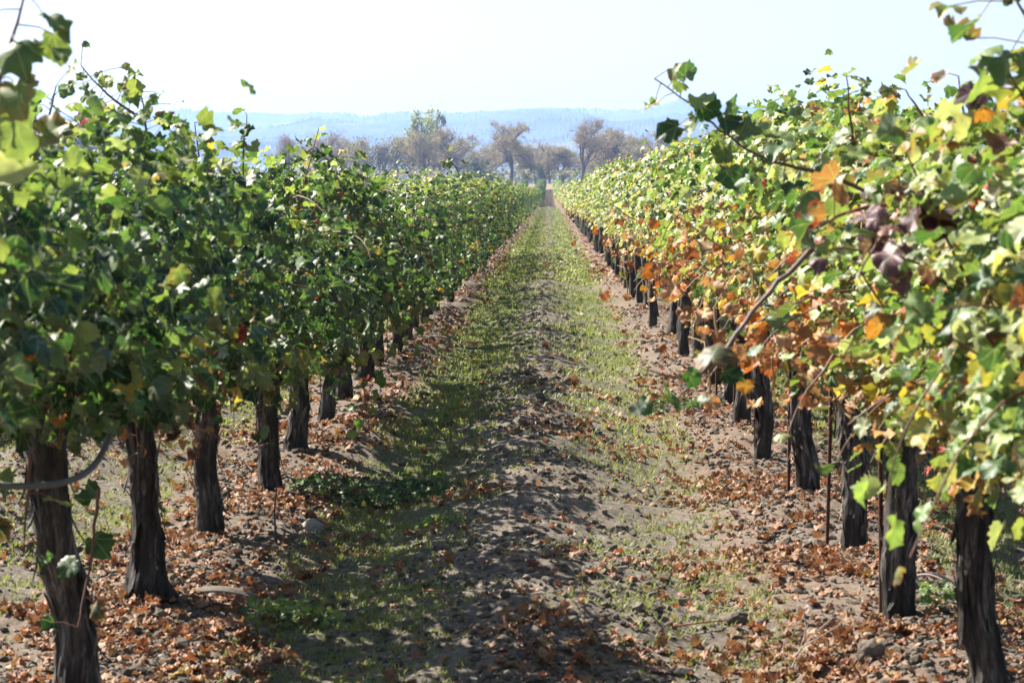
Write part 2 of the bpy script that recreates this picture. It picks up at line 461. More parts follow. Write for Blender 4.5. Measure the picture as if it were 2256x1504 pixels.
def add_leaves(mb, P, N, T, size, col, tmpl, rng, fold=(-.2, .75), cup=(-.5, 1.0), edge=None, wrinkle=.035):
    """P petiole points, N normals, T tip directions"""
    V, F = tmpl
    n = len(P)
    if n == 0: return
    N = norm(N); T = norm(T - N * np.sum(N * T, -1, keepdims=True)); S = np.cross(T, N)
    size = np.broadcast_to(size, (n,))
    rag = 1 + rng.normal(0, .055, (n, len(V)))
    x = V[None, :, 0] * rng.uniform(.85, 1.12, (n, 1)) * rag; y = .36 + (V[None, :, 1] - .36) * rag
    fo = rng.uniform(*fold, (n, 1)); cu = rng.uniform(*cup, (n, 1)); tw = rng.uniform(-.25, .25, (n, 1))
    z = fo * np.abs(x) - cu * (x ** 2 * 1.2 + (y - .3) ** 2 * .9) + tw * x * y + rng.normal(0, wrinkle, (n, V.shape[0]))
    th = np.arctan2(V[:, 0], V[:, 1] - .36)[None]; rad2 = (V[:, 0] ** 2 + (V[:, 1] - .36) ** 2)[None]
    z = z + rad2 * (rng.normal(0, .22, (n, 1)) * np.sin(2 * th + rng.uniform(0, 6.3, (n, 1))) + rng.normal(0, .28, (n, 1)) * np.sin(5 * th + rng.uniform(0, 6.3, (n, 1))))
    sz = size[:, None, None]
    W = P[:, None] + sz * (x[..., None] * S[:, None] + y[..., None] * T[:, None] + z[..., None] * N[:, None])
    idx = (np.arange(n)[:, None, None] * len(V) + F[None]).reshape(-1, 3)
    C = np.repeat(col[:, None], len(V), 1)
    if edge is not None:
        r = np.clip(np.hypot(V[:, 0], V[:, 1] - .36) / .6, 0, 1) ** 2
        k = edge[1][:, None, None] * r[None, :, None]
        C = C * (1 - k) + edge[0][:, None] * k
    B = np.stack([np.broadcast_to(V[None, :, 0], x.shape), np.broadcast_to(V[None, :, 1], x.shape), np.broadcast_to(rng.uniform(0, 50, (n, 1)), x.shape)], -1)
    mb.add(W.reshape(-1, 3), idx, None, C.reshape(-1, 3), B)

PAL = {k: np.array(v) for k, v in dict(
    dark=(.019, .052, .020), green=(.042, .100, .028), mid=(.125, .190, .055), lime=(.215, .275, .085), pale=(.34, .37, .20),
    yellow=(.44, .34, .06), orange=(.46, .17, .03), rust=(.36, .15, .07), tan=(.46, .28, .15), red=(.27, .025, .02), purple=(.055, .018, .032), plum=(.11, .045, .06)).items()}

def pick(rng, n, probs):
    ks = list(probs); p = np.array([probs[k] for k in ks], float); p /= p.sum()
    i = rng.choice(len(ks), n, p=p)
    c = np.array([PAL[k] for k in ks])[i]
    return c * rng.uniform(.75, 1.25, (n, 1)) * rng.uniform(.92, 1.08, (n, 3))

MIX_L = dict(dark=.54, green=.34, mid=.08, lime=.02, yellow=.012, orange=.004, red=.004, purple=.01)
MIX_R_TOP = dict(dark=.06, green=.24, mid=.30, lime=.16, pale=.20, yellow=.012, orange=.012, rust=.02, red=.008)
MIX_R_LOW = dict(green=.16, mid=.22, lime=.20, pale=.14, yellow=.09, orange=.08, rust=.08, tan=.06, red=.01)
MIX_R_DRY = dict(rust=.42, tan=.34, orange=.18, yellow=.06)

def make_canopy(seed, side, lod, hw=.46, top=1.78, low=.62, hang=.25, autumn=.5, dense=1.0, open_low=0.0, drop=.34):
    """canes + leaves of one vine, origin at trunk foot; side -1 = left row, +1 = right row"""
    rng = np.random.default_rng(seed)
    canes, leaves = MB(), MB()
    P, O, CA = [], [], []
    ncane = {0: 22, 1: 18, 2: 12}[lod]
    for c in range(ncane):
        y0 = rng.uniform(-.85, .85) * (.72 if side < 0 else 1)
        p = np.array([rng.normal(0, .05), y0, rng.uniform(.74, .95)])
        th = rng.uniform(0, 2 * pi); lean = rng.uniform(.05, .55)
        d = norm(np.array([math.cos(th) * lean, math.sin(th) * lean * .8, 1.0]))
        L = rng.uniform(.6, 1.0) * (top - .8) / .95
        if rng.random() < .09: L *= 1.28
        n = int(L / .075); pts = [p.copy()]
        droop = rng.uniform(.015, .09)
        for i in range(n):
            d = norm(d + np.array([0, 0, -droop]) * (i / n * 1.6) + rng.normal(0, .085, 3))
            if abs(p[0]) > hw * .8: d[0] -= np.sign(p[0]) * .10
            p = p + d * .075; pts.append(p.copy())
        pts = [q for q in pts if q[2] < top + .24]; pts = np.array(pts); ca = rng.random()
        ccol = np.array([.20, .085, .045]) * rng.uniform(.6, 1.3)
        if lod < 2: canes.tube(pts, np.linspace(.0055, .0022, len(pts)), 5 if lod == 0 else 3, ccol, False)
        st = 1 if lod < 2 else 2
        for i in range(2, len(pts), st):
            P.append(pts[i]); CA.append(ca)
    # hanging side shoots
    for c in range(int(ncane * .5)):
        sgn = rng.choice([-1, 1]); y0 = rng.uniform(-.9, .9)
        p = np.array([sgn * rng.uniform(.1, hw * .9), y0, rng.uniform(1.0, 1.45)])
        d = norm(np.array([sgn * rng.uniform(.1, .8), rng.normal(0, .35), rng.uniform(-.3, .5)]))
        n = int(rng.uniform(4, 9)); pts = [p.copy()]
        for i in range(n):
            d = norm(d + np.array([0, 0, -.22]) + rng.normal(0, .1, 3)); p = p + d * .075
            if p[2] < low - hang: break
            pts.append(p.copy())
        pts = np.array(pts); ca = rng.random()
        if lod < 2 and len(pts) > 2: canes.tube(pts, np.linspace(.004, .002, len(pts)), 4 if lod == 0 else 3, np.array([.20, .085, .045]) * rng.uniform(.6, 1.3), False)
        for q in pts[1:]: P.append(q); CA.append(ca)
    P = np.array(P); CA = np.array(CA)
    # fill through the volume of the hedge
    nf = int({0: 2300, 1: 1500, 2: 420}[lod] * (.8 if side < 0 else 1.0))
    yy = rng.uniform(-.95, .95, nf); ang = rng.uniform(0, 2 * pi, nf); rr = rng.uniform(.35, 1.0, nf) ** .6
    wob = 1 + .28 * noise(yy * 2.3 + seed * 3.1, np.sin(ang) * 1.7 + 7 * np.cos(ang), seed=seed)
    tp = top + .12 - drop * np.abs(yy / .95) ** 2.2 + .15 * noise(yy * 3.1, yy * 0 + seed * 1.7, seed=seed + 3) + .10 * noise(yy * 8, yy * 0 + seed * 2.7, seed=seed + 4)
    zc = (tp + low) / 2; zh = (tp - low) / 2
    ex = np.abs(np.cos(ang)) ** .8 * np.sign(np.cos(ang)); ez = np.abs(np.sin(ang)) ** .8 * np.sign(np.sin(ang))
    F = np.stack([ex * rr * hw * wob, yy, zc + ez * rr * zh * (1 + .5 * (wob - 1))], -1)
    P = np.concatenate([P, F]); CA = np.concatenate([CA, .5 + .5 * noise(F[:, 1] * 2.1, F[:, 2] * 2.6, F[:, 0] * 2, seed=seed + 9)])
    keep = (P[:, 2] > low - hang * rng.random(len(P))) 
    if open_low > 0:
        gap = (P[:, 2] < low + .42) & (rng.random(len(P)) < open_low * sstep(low + .45, low + .05, P[:, 2]))
        keep &= ~gap
    P, CA = P[keep], CA[keep]
    n = len(P)
    O = norm(np.stack([P[:, 0] / hw, 0.2 * rng.normal(0, 1, n), (P[:, 2] - 1.15) / .75], -1))
    jit = rng.normal(0, 1, (n, 3)); 
    N = norm(O * .75 + np.array([0, 0, .55]) + SUNV * .25 + jit * .62)
    T = O * .45 + np.array([0, 0, -.9]) + rng.normal(0, .5, (n, 3))
    off = norm(rng.normal(0, 1, (n, 3)) + O * .5) * rng.uniform(.02, .09, (n, 1))
    size = .026 + .046 * rng.beta(2, 2, n) * {0: 1.0, 1: 1.04, 2: 1.5}[lod]
    zz = P[:, 2]
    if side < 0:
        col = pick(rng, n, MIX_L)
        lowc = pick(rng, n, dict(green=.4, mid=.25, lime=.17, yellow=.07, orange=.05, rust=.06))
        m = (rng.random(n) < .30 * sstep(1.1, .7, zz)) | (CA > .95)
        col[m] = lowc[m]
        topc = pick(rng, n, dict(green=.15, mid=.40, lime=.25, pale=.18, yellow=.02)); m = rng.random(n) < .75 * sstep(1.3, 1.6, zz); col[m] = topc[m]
    else:
        col = pick(rng, n, MIX_R_TOP)
        lowc = pick(rng, n, MIX_R_LOW)
        s = sstep(1.6, .95, zz + .35 * (CA - .5))
        m = rng.random(n) < s * (.35 + .65 * autumn); col[m] = lowc[m]
        dryc = pick(rng, n, MIX_R_DRY)
        m = rng.random(n) < autumn * (.45 * sstep(1.2, .9, zz) + .55 * (CA > .93) + .02); col[m] = dryc[m]
    dry = col[:, 0] > col[:, 1] * 1.6
    size[dry] *= .82
    ecol = np.where((rng.random(n) < .3)[:, None], PAL['yellow'], PAL['rust']) * rng.uniform(.7, 1.1, (n, 1))
    ek = np.where(rng.random(n) < (.06 if side < 0 else .16 + .3 * autumn * sstep(1.6, .9, zz)), rng.uniform(.3, .9, n), 0)
    tm = (LEAF_NEAR, LEAF_MID, LEAF_FAR)[lod]
    a = ~dry
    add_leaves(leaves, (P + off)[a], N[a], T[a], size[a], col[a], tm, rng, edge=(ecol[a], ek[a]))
    if dry.any():
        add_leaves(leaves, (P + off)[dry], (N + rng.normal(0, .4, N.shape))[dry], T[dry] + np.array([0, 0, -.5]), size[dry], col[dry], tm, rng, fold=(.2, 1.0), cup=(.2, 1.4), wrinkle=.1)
    return canes, leaves

def make_trunk(seed, lod, h=.90, r0=.039, flare=.8):
    rng = np.random.default_rng(seed); mb = MB()
    nz, nt_ = {0: (54, 34), 1: (22, 14), 2: (7, 7)}[lod]
    z = np.linspace(-.04, h, nz); a = np.arange(nt_) * 2 * pi / nt_
    A, Z = np.meshgrid(a, z)
    s = seed * 7.7
    lean = rng.normal(0, .05 if flare > .2 else .022, 2)
    cx = lean[0] * Z + .032 * noise(Z * 3.6 + s, Z * 0 + 1, seed=seed); cy = lean[1] * Z + .032 * noise(Z * 3.2 + s, Z * 0 + 9, seed=seed + 1)
    r = r0 * rng.uniform(.9, 1.18) * (1 + flare * rng.uniform(.7, 1.1) * np.exp(-np.maximum(Z, 0) / .085) + .32 * sstep(h * .72, h, Z))
    tw = A + Z * rng.uniform(-1.2, 1.2)
    ca, sa = np.cos(tw), np.sin(tw)
    r = r * (1 + .23 * noise(ca * 1.6 + s, sa * 1.6, Z * 4.2, seed=seed + 2) + .17 * (1 - 2 * np.abs(noise(ca * 3.4, sa * 3.4 + s, Z * 1.3, seed=seed + 3))))
    if lod < 2: r = r * (1 + .26 * (1 - 2 * np.abs(noise(ca * 7.5 + s, sa * 7.5, Z * 3.5, seed=seed + 4))) + .09 * noise(ca * 14, sa * 14 + s, Z * 18, seed=seed + 5))
    V = np.stack([cx + r * np.cos(A), cy + r * np.sin(A), Z], -1)
    i = np.arange(nz - 1)[:, None] * nt_; j = np.arange(nt_)[None]; k = (j + 1) % nt_
    q = np.stack([i + j, i + k, i + nt_ + k, i + nt_ + j], -1).reshape(-1, 4)
    sh = rng.uniform(.75, 1.15)
    tint = np.repeat((.55 + .45 * sstep(-.02, .4, Z))[..., None], 3, -1) * sh      # shade at the trunk foot painted into the bark tint
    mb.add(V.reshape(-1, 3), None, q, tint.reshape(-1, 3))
    topc = np.array([cx[-1, 0], cy[-1, 0], h])
    # arms of the head
    for sg in (-1, 1, rng.choice([-1, 1])):
        L = rng.uniform(.25, .5); n = 9 if lod == 0 else 5
        t = np.linspace(0, 1, n)
        pts = topc + np.stack([.07 * noise(t * 3 + s + sg, t * 0, seed=seed + 6) + rng.normal(0, .03) * t, sg * L * t, -.02 + .36 * t ** .8 + .04 * noise(t * 4, t * 0 + sg + s, seed=seed + 7)], -1)
        mb.tube(pts, np.linspace(.036, .015, n) * (1 + .4 * noise(t * 7 + s, t * 0, seed=seed + 8)), 9 if lod == 0 else 5, (sh,) * 3)
    if lod == 0:      # loose bark strips
        for b in range(230):
            a0 = rng.uniform(0, 2 * pi); z0 = rng.uniform(.02, h * .85); L = rng.uniform(.06, .24); wd = rng.uniform(.002, .009)
            n = 6; t = np.linspace(0, 1, n); zz = z0 + L * t
            peel = rng.uniform(0, .05) * rng.random() * t ** 2.5 * (1 if rng.random() < .5 else -1); 
            if peel[-1] < 0: peel = -peel[::-1]
            rr = r0 * (1.14 + .8 * flare * np.exp(-zz / .085)) + .004 + peel
            aa = a0 + .25 * noise(zz * 6, zz * 0 + b, seed=seed)
            cxx = np.interp(zz, z, cx[:, 0]); cyy = np.interp(zz, z, cy[:, 0])
            e = wd / r0 * np.sin(np.pi * (t * .85 + .1))
            l = np.stack([cxx + rr * np.cos(aa - e), cyy + rr * np.sin(aa - e), zz], -1)
            rt = np.stack([cxx + rr * np.cos(aa + e), cyy + rr * np.sin(aa + e), zz + .004], -1)
            V = np.stack([l, rt], 1).reshape(-1, 3); ii = np.arange(n - 1) * 2
            mb.add(V, None, np.stack([ii, ii + 1, ii + 3, ii + 2], -1), (rng.uniform(.6, 1.5),) * 3)
    return mb

# dried cluster of curled leaves and tendrils around a vine head
def make_withered(seed, n=240):
    rng = np.random.default_rng(seed); mb = MB()
    cl = rng.integers(0, 7, n); cc = np.stack([rng.normal(-.12, .16, 7), rng.uniform(-.75, .75, 7), rng.uniform(.90, 1.28, 7)], -1)
    P = cc[cl] + rng.normal(0, 1, (n, 3)) * np.array([.10, .12, .10])
    add_leaves(mb, P, rng.normal(0, 1, (n, 3)), rng.normal(0, .5, (n, 3)) + np.array([0, 0, -1.0]), rng.uniform(.024, .052, n), pick(rng, n, dict(rust=.28, tan=.5, orange=.17, yellow=.05)), LEAF_NEAR, rng, fold=(.3, 1.2), cup=(.4, 2.0), wrinkle=.12)
    for i in range(40):
        p = cc[rng.integers(0, 7)] + rng.normal(0, .1, 3); d = norm(rng.normal(0, 1, 3) + np.array([0, 0, .9])); pts = [p]
        for k in range(6): d = norm(d + rng.normal(0, .22, 3) - [0, 0, .12]); p = p + d * .045; pts.append(p)
        mb.tube(pts, np.linspace(.0038, .0015, 7), 4, np.array([.42, .19, .10]) * rng.uniform(.6, 1.2), False)
    return mb

# ---- shared meshes
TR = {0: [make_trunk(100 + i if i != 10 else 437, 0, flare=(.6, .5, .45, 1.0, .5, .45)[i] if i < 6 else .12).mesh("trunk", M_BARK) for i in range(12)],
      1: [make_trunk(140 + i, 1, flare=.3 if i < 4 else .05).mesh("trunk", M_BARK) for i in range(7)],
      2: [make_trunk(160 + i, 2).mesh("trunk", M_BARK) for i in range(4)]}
CAN = {}
def canopy_meshes(side, lod, count, seed, **kw):
    L = []
    for i in range(count):
        k2 = {a: (b(i) if callable(b) else b) for a, b in kw.items()}
        c, l = make_canopy(seed + i, side, lod, **k2)
        L.append((c.mesh("canes", M_CANE) if c.n else None, l.mesh("foliage", M_LEAF)))
    CAN[(side, lod)] = L
canopy_meshes(-1, 0, 9, 1000, hw=.46, top=lambda i: [1.4, 1.40, 1.40, 1.42, 1.45, 1.47, 1.49, 1.52, 1.5][i], low=lambda i: [1.05, 1.02, .84, .74, .72, .70, .66, .62, .60][i], hang=.22, drop=lambda i: [.3, .3, .2, .5, .7, .7, .7, .7, .7][i])
canopy_meshes(-1, 1, 6, 1100, hw=.56, top=1.62, low=.50, hang=.32, drop=.7)
canopy_meshes(-1, 2, 4, 1200, hw=.62, top=1.65, low=.42, hang=.30, drop=.6)
canopy_meshes(1, 0, 9, 2000, hw=.41, top=1.74, low=.90, hang=.06, autumn=lambda i: [.15, .2, .75, .8, .7, .6, .55, .6, .5][i], open_low=lambda i: [.0, .1, .5, .55, .5, .3, .3, .3, .3][i])
canopy_meshes(1, 1, 6, 2100, hw=.40, top=1.78, low=.92, hang=.07, autumn=lambda i: [.6, .45, .7, .5, .4, .55][i], open_low=.25)
canopy_meshes(1, 2, 4, 2200, hw=.48, top=1.76, low=.88, hang=.10, autumn=.45)
WITH = [make_withered(70 + i).mesh("withered_leaves", M_DRY) for i in range(4)]

ORD = ["", "", "", "first", "second", "third", "fourth", "fifth", "sixth", "seventh", "eighth", "ninth", "tenth", "eleventh", "twelfth", "thirteenth", "fourteenth", "fifteenth", "sixteenth", "seventeenth", "eighteenth", "nineteenth", "twentieth"]
LAB_L = {0: "grapevine just past the left frame edge, a few pale leaf tips reaching in", 1: "blurred green grapevine filling the left edge, tall sprig at the top corner",
         2: "big dark grapevine at the left edge, thick trunk crossed by a grey irrigation hose",
         3: "grapevine with flared sunlit trunk and curled orange leaves, second trunk from the left edge",
         4: "grapevine on a leaning trunk with a broken upright stick beside its foot",
         5: "shaded grapevine with a low dark weed patch at the right of its trunk",
         6: "left row grapevine with slim straight trunk, next beyond the one by the weed patch"}
LAB_R = {0: "grapevine just past the right frame edge with leaves at the border", 1: "blurred green grapevine at the right edge with purple leaves and a long hanging cane",
         2: "tall grapevine at the right edge, thick dark gnarled trunk, arching shoot against sky",
         3: "grapevine with blackened trunk and rusty stake, large dirt clod in front of it",
         4: "grapevine with grey straight trunk and heavy rust orange withered leaves",
         5: "grapevine with pale frayed trunk top and a rust red stake close on its left",
         6: "grapevine with broad pale peeling trunk swollen at the foot, orange leaves above"}
VINES = {}
def vine(side, k, x, d, label, group, rot=None):
    rng = np.random.default_rng(int(5000 + k * 13 + (side > 0) * 7000 + abs(x) * 100))
    lod = 0 if d < 21 else (1 if d < 62 else 2)
    xx = x + rng.normal(0, .025 if d < 21 else .04)
    z = float(gz(xx, d))
    e = empty("grapevine", (xx, d, z), 0, 1.0)
    tag(e, label, "grapevine", group)
    s = 1 + rng.normal(0, .04)
    cm = CAN[(side, lod)]
    c, l = cm[(k if lod == 0 else rng.integers(0, len(cm))) % len(cm)]
    flip = 1 if lod == 0 else rng.choice([-1, 1])
    sz = 1 + rng.normal(0, .06)
    if c is not None and not (side < 0 and k == 1): o = link("canes", c, e); o.scale = (1, flip, sz)
    o = link("foliage", l, e); o.scale = (1, flip, sz)
    tm = TR[lod]
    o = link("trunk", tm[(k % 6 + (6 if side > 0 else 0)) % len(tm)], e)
    o.rotation_euler = (0, 0, rng.uniform(0, 2 * pi)) if lod else (0, 0, rng.choice([0, pi]) + rng.normal(0, .3))
    o.scale = (s, s, 1)
    VINES[(side, k)] = e
    return e
NV = 135
for side, x, d0 in ((-1, ROW_L, 9.17 - 3 * STEP), (1, ROW_R, 8.88 - 3 * STEP)):
    name, nm = ("left", "green shaded") if side < 0 else ("right", "sunlit autumn")
    LAB = LAB_L if side < 0 else LAB_R
    for k in range(1, NV):
        d = d0 + STEP * k
        if k in LAB: lab = LAB[k]
        elif k < 21: lab = "%s grapevine, %s trunk from the near end of the %s row" % (nm, ORD[k + 1], name)
        elif d < 90: lab = "%s grapevine in the middle stretch of the %s row among its neighbours" % (nm, name)
        else: lab = "tiny distant grapevine far down the %s %s row" % (nm, name)
        vine(side, k, x, d, lab, "grapevines along the %s row" % name)
for side, x in ((-1, ROW_L - PERIOD), (1, ROW_R + PERIOD)):
    for k in range(15):
        d = 16.4 + STEP * k + (.6 if side > 0 else 0)
        vine(side, 200 + k, x, d, "grapevine of the next row behind the %s row trunks" % ("left" if side < 0 else "right"), "grapevines in the %s neighbouring row" % ("left" if side < 0 else "right"))
for k in (2, 3, 4, 5, 6, 7):
    link("withered_leaves", WITH[k % 4], VINES[(1, k)]).rotation_euler = (0, 0, 0 if k % 2 else .2)
for k in (3, 4):
    o = link("withered_leaves", WITH[k % 4], VINES[(-1, k)]); o.scale = (.6, .6, .8); o.location = (.1, 0, -.05)

# the other rows, out of sight behind the first ones
def far_rows():
    rng = np.random.default_rng(9); mb = MB()
    for x in (ROW_L, ROW_R, ROW_L - PERIOD, ROW_R + PERIOD, ROW_L - 2 * PERIOD, ROW_R + 2 * PERIOD, ROW_L - 3 * PERIOD, ROW_R + 3 * PERIOD):
        y0 = 44 if abs(x) < 5 else 14
        if abs(x) < 2: y0 = 254
        n = int((434 - y0) * (120 if abs(x) < 2 else 60))
        y = rng.uniform(y0, 434, n); a = rng.uniform(0, 2 * pi, n); rr = rng.uniform(.5, 1, n)
        P = np.stack([x + (.74 if abs(x) < 2 else .45) * rr * np.cos(a), y, 1.18 + macro(y) + .55 * rr * np.sin(a) + .1 * noise(y, y * 0, seed=int(abs(x)))], -1)
        O = np.stack([np.cos(a), 0 * a, np.sin(a) + .5], -1)
        col = pick(rng, n, MIX_L if x < 0 else dict(green=.3, mid=.3, lime=.25, pale=.1, rust=.05))
        add_leaves(mb, P, O + rng.normal(0, .4, (n, 3)), np.stack([np.cos(a) * .5, 0 * a, -1 + 0 * a], -1) + rng.normal(0, .4, (n, 3)), rng.uniform(.15, .24, n), col, LEAF_FAR, rng)
        for yy in np.arange(y0, 434, STEP):
            zz = float(macro(yy)); mb.tube([(x, yy, zz - .02), (x + .02, yy, zz + .4), (x, yy, zz + .85)], [.07, .055, .06], 5, (.06, .05, .045))
    o = mb.build("far_vine_rows", M_LEAF); tag(o, "leafy vine rows continuing far up the slope and beyond the two near rows", "vine rows", kind="stuff")
far_rows()

# ---------------------------------------------------------------- hero shoots (belong to their vines)
def shoot(side, k, pts, leaf, seed, probs, r=(.0058, .002), step=.07, alt=.05, name="shoot", mat=None, ccol=(.17, .075, .05), nb=1.0, label=None, droop=.5):
    """a long cane through world points with leaves along it, child of vine k"""
    rng = np.random.default_rng(seed)
    par = VINES[(side, k)]; base = np.array(par.location)
    pts = np.array(pts, float) - base
    t = np.concatenate([[0], np.cumsum(np.linalg.norm(np.diff(pts, axis=0), axis=1))])
    # smooth resample
    tt = np.linspace(0, t[-1], max(8, int(t[-1] / .03)))
    C = np.stack([np.interp(tt, t, pts[:, i]) for i in range(3)], -1)
    for _ in range(6): C[1:-1] = (C[:-2] + 2 * C[1:-1] + C[2:]) / 4
    C[1:-1] += rng.normal(0, .002, C[1:-1].shape)
    cb = MB(); lb = MB()
    cb.tube(C, np.linspace(r[0], r[1], len(C)), 7, ccol)
    n = max(2, int(t[-1] * nb / step)); ti = np.linspace(.08 * t[-1], t[-1], n)
    Q = np.stack([np.interp(ti, tt, C[:, i]) for i in range(3)], -1)
    sg = np.where(np.arange(n) % 2, 1, -1)
    D = norm(np.gradient(Q, axis=0)) if n > 2 else np.tile([0, 0, 1.0], (n, 1))
    side_v = norm(np.cross(D, np.array([0, 1.0, .3])))
    off = side_v * sg[:, None] * alt + rng.normal(0, alt * .5, (n, 3))
    for q, o in zip(Q, off): cb.tube([q, q + o * .6 + [0, 0, .006], q + o], [.0016, .0014, .0012], 4, (.26, .12, .07), False)
    sizes = rng.uniform(.65, 1.0, n) * leaf * np.linspace(1.1, .6, n)
    T = norm(off) * .6 + np.array([0, 0, -droop]) + rng.normal(0, .35, (n, 3))
    N = norm(rng.normal(0, .5, (n, 3)) + np.array([0, -.75, .3]) + SUNV * .45)
    col = pick(rng, n, probs)
    ek = np.where(rng.random(n) < .2, .6, 0)
    c = cb.build(name, M_CANE, par); 
    if label: c["label"] = label
    for i in range(n):
        lb = MB(); j = slice(i, i + 1)
        add_leaves(lb, (Q + off)[j], N[j], T[j], sizes[j], col[j], LEAF_NEAR, rng, edge=(np.tile(PAL['rust'], (1, 1)), ek[j]))
        lb.build("leaf", M_LEAF, c)
GREENS = dict(green=.45, mid=.4, lime=.15)
DARKG = dict(dark=.5, green=.5)
# right row: arching shoot against the sky
shoot(1, 2, [at(1900, 420, 6.7), at(1820, 382, 6.75), at(1700, 358, 6.8), at(1640, 332, 6.85), at(1560, 268, 6.9), at(1500, 212, 6.95), at(1440, 175, 7.0)], .092, 31, GREENS, step=.026, label="long arching red brown shoot with separate leaves")
# right row: long bare hanging cane with leaves near its lower end
shoot(1, 1, [at(1790, 545, 5.7), at(1690, 640, 5.6), at(1610, 760, 5.55), at(1540, 830, 5.5)], .06, 32, dict(dark=.8, green=.2), r=(.0062, .005), nb=.28, alt=.09, ccol=(.16, .10, .09), label="long bare hanging cane")
shoot(1, 1, [at(1545, 826, 5.5), at(1490, 838, 5.45), at(1430, 815, 5.4)], .075, 33, DARKG, r=(.004, .002), step=.035, alt=.05)
shoot(1, 1, [at(1540, 830, 5.5), at(1500, 870, 5.5), at(1470, 905, 5.5)], .07, 34, dict(dark=.3, green=.5, lime=.2), r=(.004, .002), step=.04, alt=.04)
# right row: top corner leaves, purple leaves
shoot(1, 1, [at(2330, 240, 5.0), at(2290, 130, 5.0), at(2240, 30, 5.0), at(2200, -60, 5.0)], .11, 35, GREENS, step=.022, alt=.08)
shoot(1, 1, [at(2300, 330, 5.1), at(2255, 230, 5.1), at(2215, 160, 5.1)], .085, 36, dict(purple=.6, plum=.3, red=.1), step=.03, alt=.05, label="sprig of dark purple leaves")
shoot(1, 1, [at(2080, 470, 5.5), at(1980, 480, 5.4), at(1920, 520, 5.4), at(1890, 610, 5.4)], .085, 37, dict(purple=.35, plum=.6, rust=.05), step=.026, alt=.06, label="drooping cluster of purple grey leaves")
shoot(1, 1, [at(1960, 450, 5.8), at(1860, 465, 5.8), at(1780, 510, 5.6)], .08, 38, dict(purple=.3, plum=.3, red=.2, rust=.2), step=.035, alt=.05)
shoot(1, 2, [at(1990, 720, 6.6), at(1930, 730, 6.6), at(1890, 760, 6.6)], .08, 39, dict(purple=.7, plum=.3), step=.06, alt=.05)
shoot(1, 2, [at(2060, 300, 7.2), at(2010, 230, 7.2), at(1990, 200, 7.2)], .09, 40, GREENS, step=.06)
shoot(1, 3, [at(1880, 330, 8.6), at(1865, 240, 8.6), at(1860, 170, 8.6)], .11, 41, GREENS, step=.07)
shoot(1, 2, [at(2130, 330, 6.9), at(2115, 230, 6.9), at(2105, 170, 6.9)], .09, 42, dict(green=.4, mid=.3, red=.15, lime=.15), step=.05)
shoot(1, 2, [at(2040, 690, 6.5), at(2150, 760, 6.5), at(2210, 900, 6.4), at(2280, 960, 6.3)], .09, 43, dict(mid=.5, lime=.3, yellow=.2), r=(.006, .004), step=.09, ccol=(.45, .17, .09))
shoot(1, 3, [at(1940, 800, 8.4), at(1975, 880, 8.3), at(1990, 980, 8.2)], .105, 44, dict(mid=.4, lime=.4, green=.2), step=.06, droop=.9)
shoot(1, 2, [at(2230, 900, 6.5), at(2200, 980, 6.5), at(2190, 1030, 6.5)], .10, 45, dict(lime=.6, yellow=.4), step=.12, droop=1.)
# left row
shoot(-1, 1, [at(-60, 420, 4.8), at(-10, 330, 4.8), at(25, 250, 4.8)], .11, 49, dict(mid=.4, lime=.3, pale=.3), step=.03, alt=.05)
shoot(-1, 4, [at(440, 420, 10.8), at(436, 330, 10.8), at(430, 270, 10.8)], .10, 61, GREENS, step=.04)
shoot(-1, 3, [at(240, 380, 9.0), at(238, 290, 9.0), at(225, 235, 9.0)], .10, 62, GREENS, step=.035)
shoot(-1, 1, [at(-20, 260, 4.7), at(15, 130, 4.7), at(40, 40, 4.7), at(75, -40, 4.7)], .10, 50, dict(mid=.5, lime=.3, pale=.2), step=.026, alt=.05, label="blurred sprig rising into the sky at the top corner")
shoot(-1, 3, [at(310, 260, 8.9), at(255, 225, 8.9), at(215, 190, 8.9), at(180, 145, 8.9)], .07, 51, dict(mid=.5, lime=.3, red=.08, rust=.12), step=.013)
shoot(-1, 3, [at(330, 330, 9.3), at(318, 260, 9.3), at(312, 195, 9.3)], .085, 52, GREENS, step=.014)
shoot(-1, 2, [at(90, 330, 7.6), at(110, 250, 7.6), at(125, 190, 7.6)], .085, 53, GREENS, step=.015)
shoot(-1, 5, [at(535, 420, 12.2), at(537, 320, 12.2), at(545, 255, 12.2)], .12, 54, dict(green=.3, mid=.4, lime=.3), step=.03, alt=.03)
shoot(-1, 12, [at(1015, 400, 26), at(1005, 365, 26), at(980, 342, 26)], .12, 55, GREENS, step=.05)
shoot(-1, 6, [at(790, 740, 13.6), at(800, 860, 13.4), at(815, 970, 13.2)], .095, 56, dict(mid=.5, lime=.4, green=.1), step=.045, droop=.8, label="low hanging shoot of lit leaves")
shoot(-1, 2, [at(210, 1080, 7.0), at(190, 1250, 7.0), at(160, 1390, 6.9)], .085, 57, dict(green=.6, dark=.4), step=.08, droop=.8)
shoot(-1, 2, [at(60, 1000, 6.6), at(50, 1120, 6.6), at(40, 1230, 6.6)], .085, 58, dict(green=.6, mid=.3, dark=.1), step=.06, droop=.8)
shoot(-1, 2, [at(170, 600, 6.3), at(150, 690, 6.25), at(130, 790, 6.3)], .085, 59, dict(purple=.75, red=.15, plum=.1), step=.022, label="dark purple red leaves")
shoot(-1, 3, [at(380, 900, 8.6), at(420, 950, 8.5), at(440, 985, 8.4)], .08, 60, dict(purple=1), step=.045, droop=1.)

